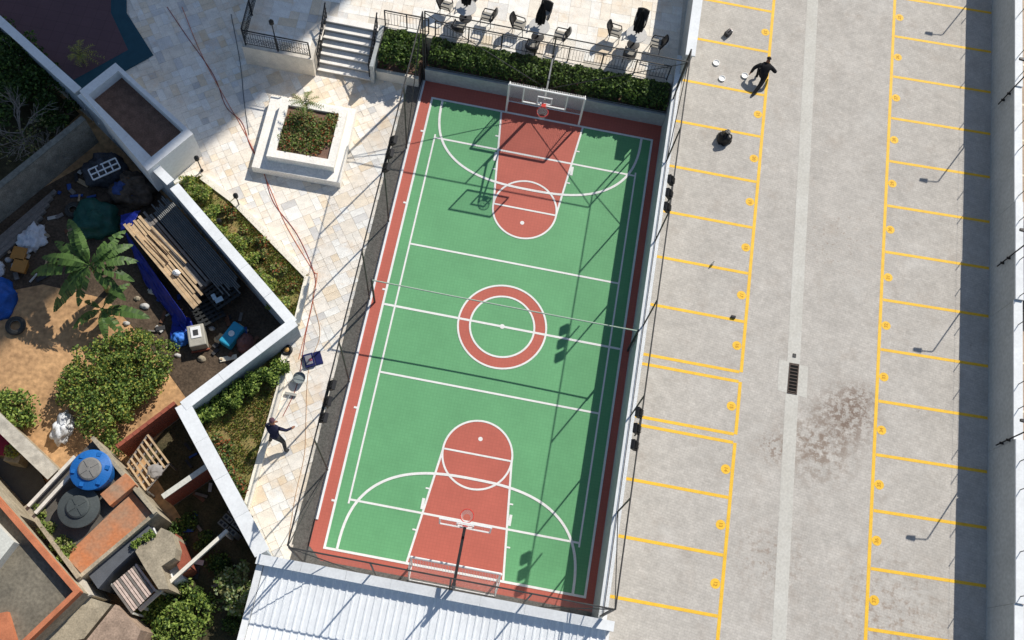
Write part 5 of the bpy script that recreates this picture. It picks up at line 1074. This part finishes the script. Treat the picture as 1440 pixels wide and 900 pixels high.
# small shed roofs
H3 = 1.5
s3 = thing('concrete_shed', 'small shed with a cracked pale concrete slab roof', 'shed', tuple(G(212, 785, LOT)))
m = MB(); poly = [tuple(G(x, y, H3)[:2]) for x, y in ((188, 772), (214, 758), (226, 742), (240, 748), (247, 770), (244, 784), (226, 796), (236, 828), (222, 828), (204, 800))]; m.prism(poly, LOT, H3 - .09); m.build('wall', conc_old, s3)
m = MB(); m.prism([(x + (x - poly[0][0]) * .02, y) for x, y in poly], H3 - .09, H3); m.build('roof', conc_old, s3)
m = MB(); m.prism([tuple(G(x, y, .5)[:2]) for x, y in ((247, 750), (268, 800), (255, 808), (240, 775))], LOT, .5); m.build('brick_edge', brick_red, s3)
p = G(236, 808, .4); t = thing('tub_of_water', 'open square tub with a bright white side below the shed roof', 'tub', (p.x, p.y, LOT), rz=R(40)); lb(t, 'tub_shell', -.42, -.36, 0, .42, .36, 1.0, M('blue_white_tub', C(200, 214, 226), .4)); lb(t, 'panel', -.36, -.3, 1.0, .1, .3, 1.03, whit)
p = G(207, 753, .9); t = thing('white_trough', 'small white trough on the corner of the concrete shed', 'trough', (p.x, p.y, LOT), rz=R(36)); lb(t, 'stand', -.25, -.2, 0, .25, .2, 1.5, conc_old); lb(t, 'trough_body', -.3, -.22, 1.5, .3, .22, 1.68, white_met, .03); lb(t, 'basin', -.24, -.16, 1.68, .24, .16, 1.685, conc_light)
for k in range(4): shrub(190 + k * 8, 766 - k * 5, H3, .16, .15, 90, 'thin line of weeds growing across the concrete shed roof', 'weeds on the shed roof', [leafA, leafB])
# slatted pergola
t = thing('slatted_canopy', 'weathered pink and white slatted canopy over the narrow court', 'canopy', tuple(G(185, 830, LOT))); q = [G(157, 822, 1.2), G(191, 794, 1.2), G(218, 830, 1.2), G(186, 862, 1.2)]; pk_ = M('pink_white_slat', C(206, 186, 174), .85, .2, 6)
for k in range(11): u = k / 10; m = MB(); m.bar(q[0].lerp(q[1], u), q[3].lerp(q[2], u), .075, .04); m.build('slat', pk_ if k % 3 else timber_g, t)
for v in (.05, .5, .95): m = MB(); a = q[0].lerp(q[3], v); b = q[1].lerp(q[2], v); m.bar((a.x, a.y, 1.15), (b.x, b.y, 1.15), .06, .06); m.build('bearer', conc_light, t)
for c_ in q: m = MB(); m.bar((c_.x, c_.y, LOT), (c_.x, c_.y, 1.15), .07); m.build('leg', conc_light, t)
slab([(118, 838), (157, 850), (118, 898), (40, 915)], LOT, 1.30, conc_old, 'roof_slab', label='low concrete slab roof between the terracotta edged house and pinkish slab', cat='roof')
slab([(162, 850), (198, 886), (180, 930), (112, 912)], LOT, 1.55, M('pinkish_concrete', C(164, 142, 124), .9, .28, 1.8, bump=.3, fine=.12), 'roof_slab', label='pinkish concrete slab roof beside the slatted canopy', cat='roof')
slab([(100, 802), (112, 806), (128, 836), (118, 840)], LOT, 1.62, M('cream_render', C(206, 198, 184), .85, .15, 3), 'ledge_wall', label='narrow cream ledge joining the two house roofs', cat='ledge')
slab([(124, 808), (208, 737), (214, 748), (190, 774), (160, 802), (138, 828)], LOT, 1.46, M('slate_sheet', C(92, 96, 102), .7), 'lean_to', label='dark slate lean-to roof under the orange terrace', cat='roof')
# long white beam
t = thing('white_beam', 'long white concrete beam slanting over the overgrown lot', 'beam', tuple(G(255, 800, LOT))); a, b = G(196, 858, .6), G(320, 746, .6); m = MB(); m.bar(a, b, .13, .16); m.build('beam', M('white_concrete_beam', C(226, 222, 210), .8, .1), t)
for u in (.03, .5, .97): p = a.lerp(b, u); m = MB(); m.bar((p.x, p.y, LOT), (p.x, p.y, .53), .1); m.build('post', conc_light, t)
# hollow block stacks in the shade
def blocks(px, py, ang, label):
    p = G(px, py, .3); t = thing('block_stack', label, 'blocks', (p.x, p.y, LOT), rz=R(ang)); cb = M('hollow_block', C(120, 116, 108), .95, .15)
    for i in range(2):
        for j in range(4):
            x, y = i * .42, j * .26
            o = lb(t, 'hollow_block', x, y, 0, x + .38, y + .2, 1.05, cb, 0)
            for k in range(2): lb(t, 'block_core', x + .05 + k * .17, y + .05, 1.05, x + .16 + k * .17, y + .15, 1.056, blk, 0)
blocks(305, 735, -28, 'stack of grey hollow blocks in the shade of the broad wall'); blocks(372, 850, -24, 'stack of grey hollow blocks beside the white metal roof')
random.seed(77)
for i in range(12):
    px, py = random.choice(((275, 770), (300, 790), (330, 880), (280, 830), (262, 745), (345, 860))); shrub(px + rnd(-14, 14), py + rnd(-14, 14), LOT, rnd(.3, .5), rnd(.25, .5), 300, 'dark weedy clump on the shaded overgrown lot', 'weeds on the overgrown lot', [leafC, dullA, leafA])

# loose clutter on the yard earth
random.seed(91)
scrap = [timber_g, M('rust_scrap', C(112, 78, 60), .8, .3, 6), M('dark_scrap', C(60, 60, 62), .7, .3, 6), M('pale_scrap', C(190, 188, 182), .7, .15, 6), M('blue_scrap', C(50, 82, 150), .6, .2, 6), timber]
spots = [(rnd(60, 130), rnd(235, 330)) for _ in range(16)] + [(rnd(205, 262), rnd(405, 470)) for _ in range(12)] + [(rnd(290, 372), rnd(446, 500)) for _ in range(16)] + [(rnd(5, 75), rnd(318, 400)) for _ in range(10)] + [(rnd(262, 300), rnd(615, 700)) for _ in range(10)] + [(rnd(250, 345), rnd(720, 860)) for _ in range(14)]
names = ('grey timber offcut lying in the yard clutter', 'rusty metal scrap lying in the yard clutter', 'dark plastic scrap lying in the yard clutter', 'pale board scrap lying in the yard clutter', 'blue plastic scrap lying in the yard clutter', 'brown timber offcut lying in the yard clutter')
for (px, py) in spots:
    p = GZ(px, py); k = random.randrange(6); a = rnd(0, 6.28); d_ = Vector((math.cos(a), math.sin(a), 0)); L = rnd(.12, .55); m = MB(); z = Z + rnd(.03, .08)
    m.bar(p + d_ * -L / 2 + Vector((0, 0, z - Z)), p + d_ * L / 2 + Vector((0, 0, z - Z + rnd(0, .05))), rnd(.06, .2), rnd(.03, .07))
    m.build('scrap_piece', scrap[k], label=names[k], cat='scrap', group=names[k].split(' lying')[0] + 's in the yard')
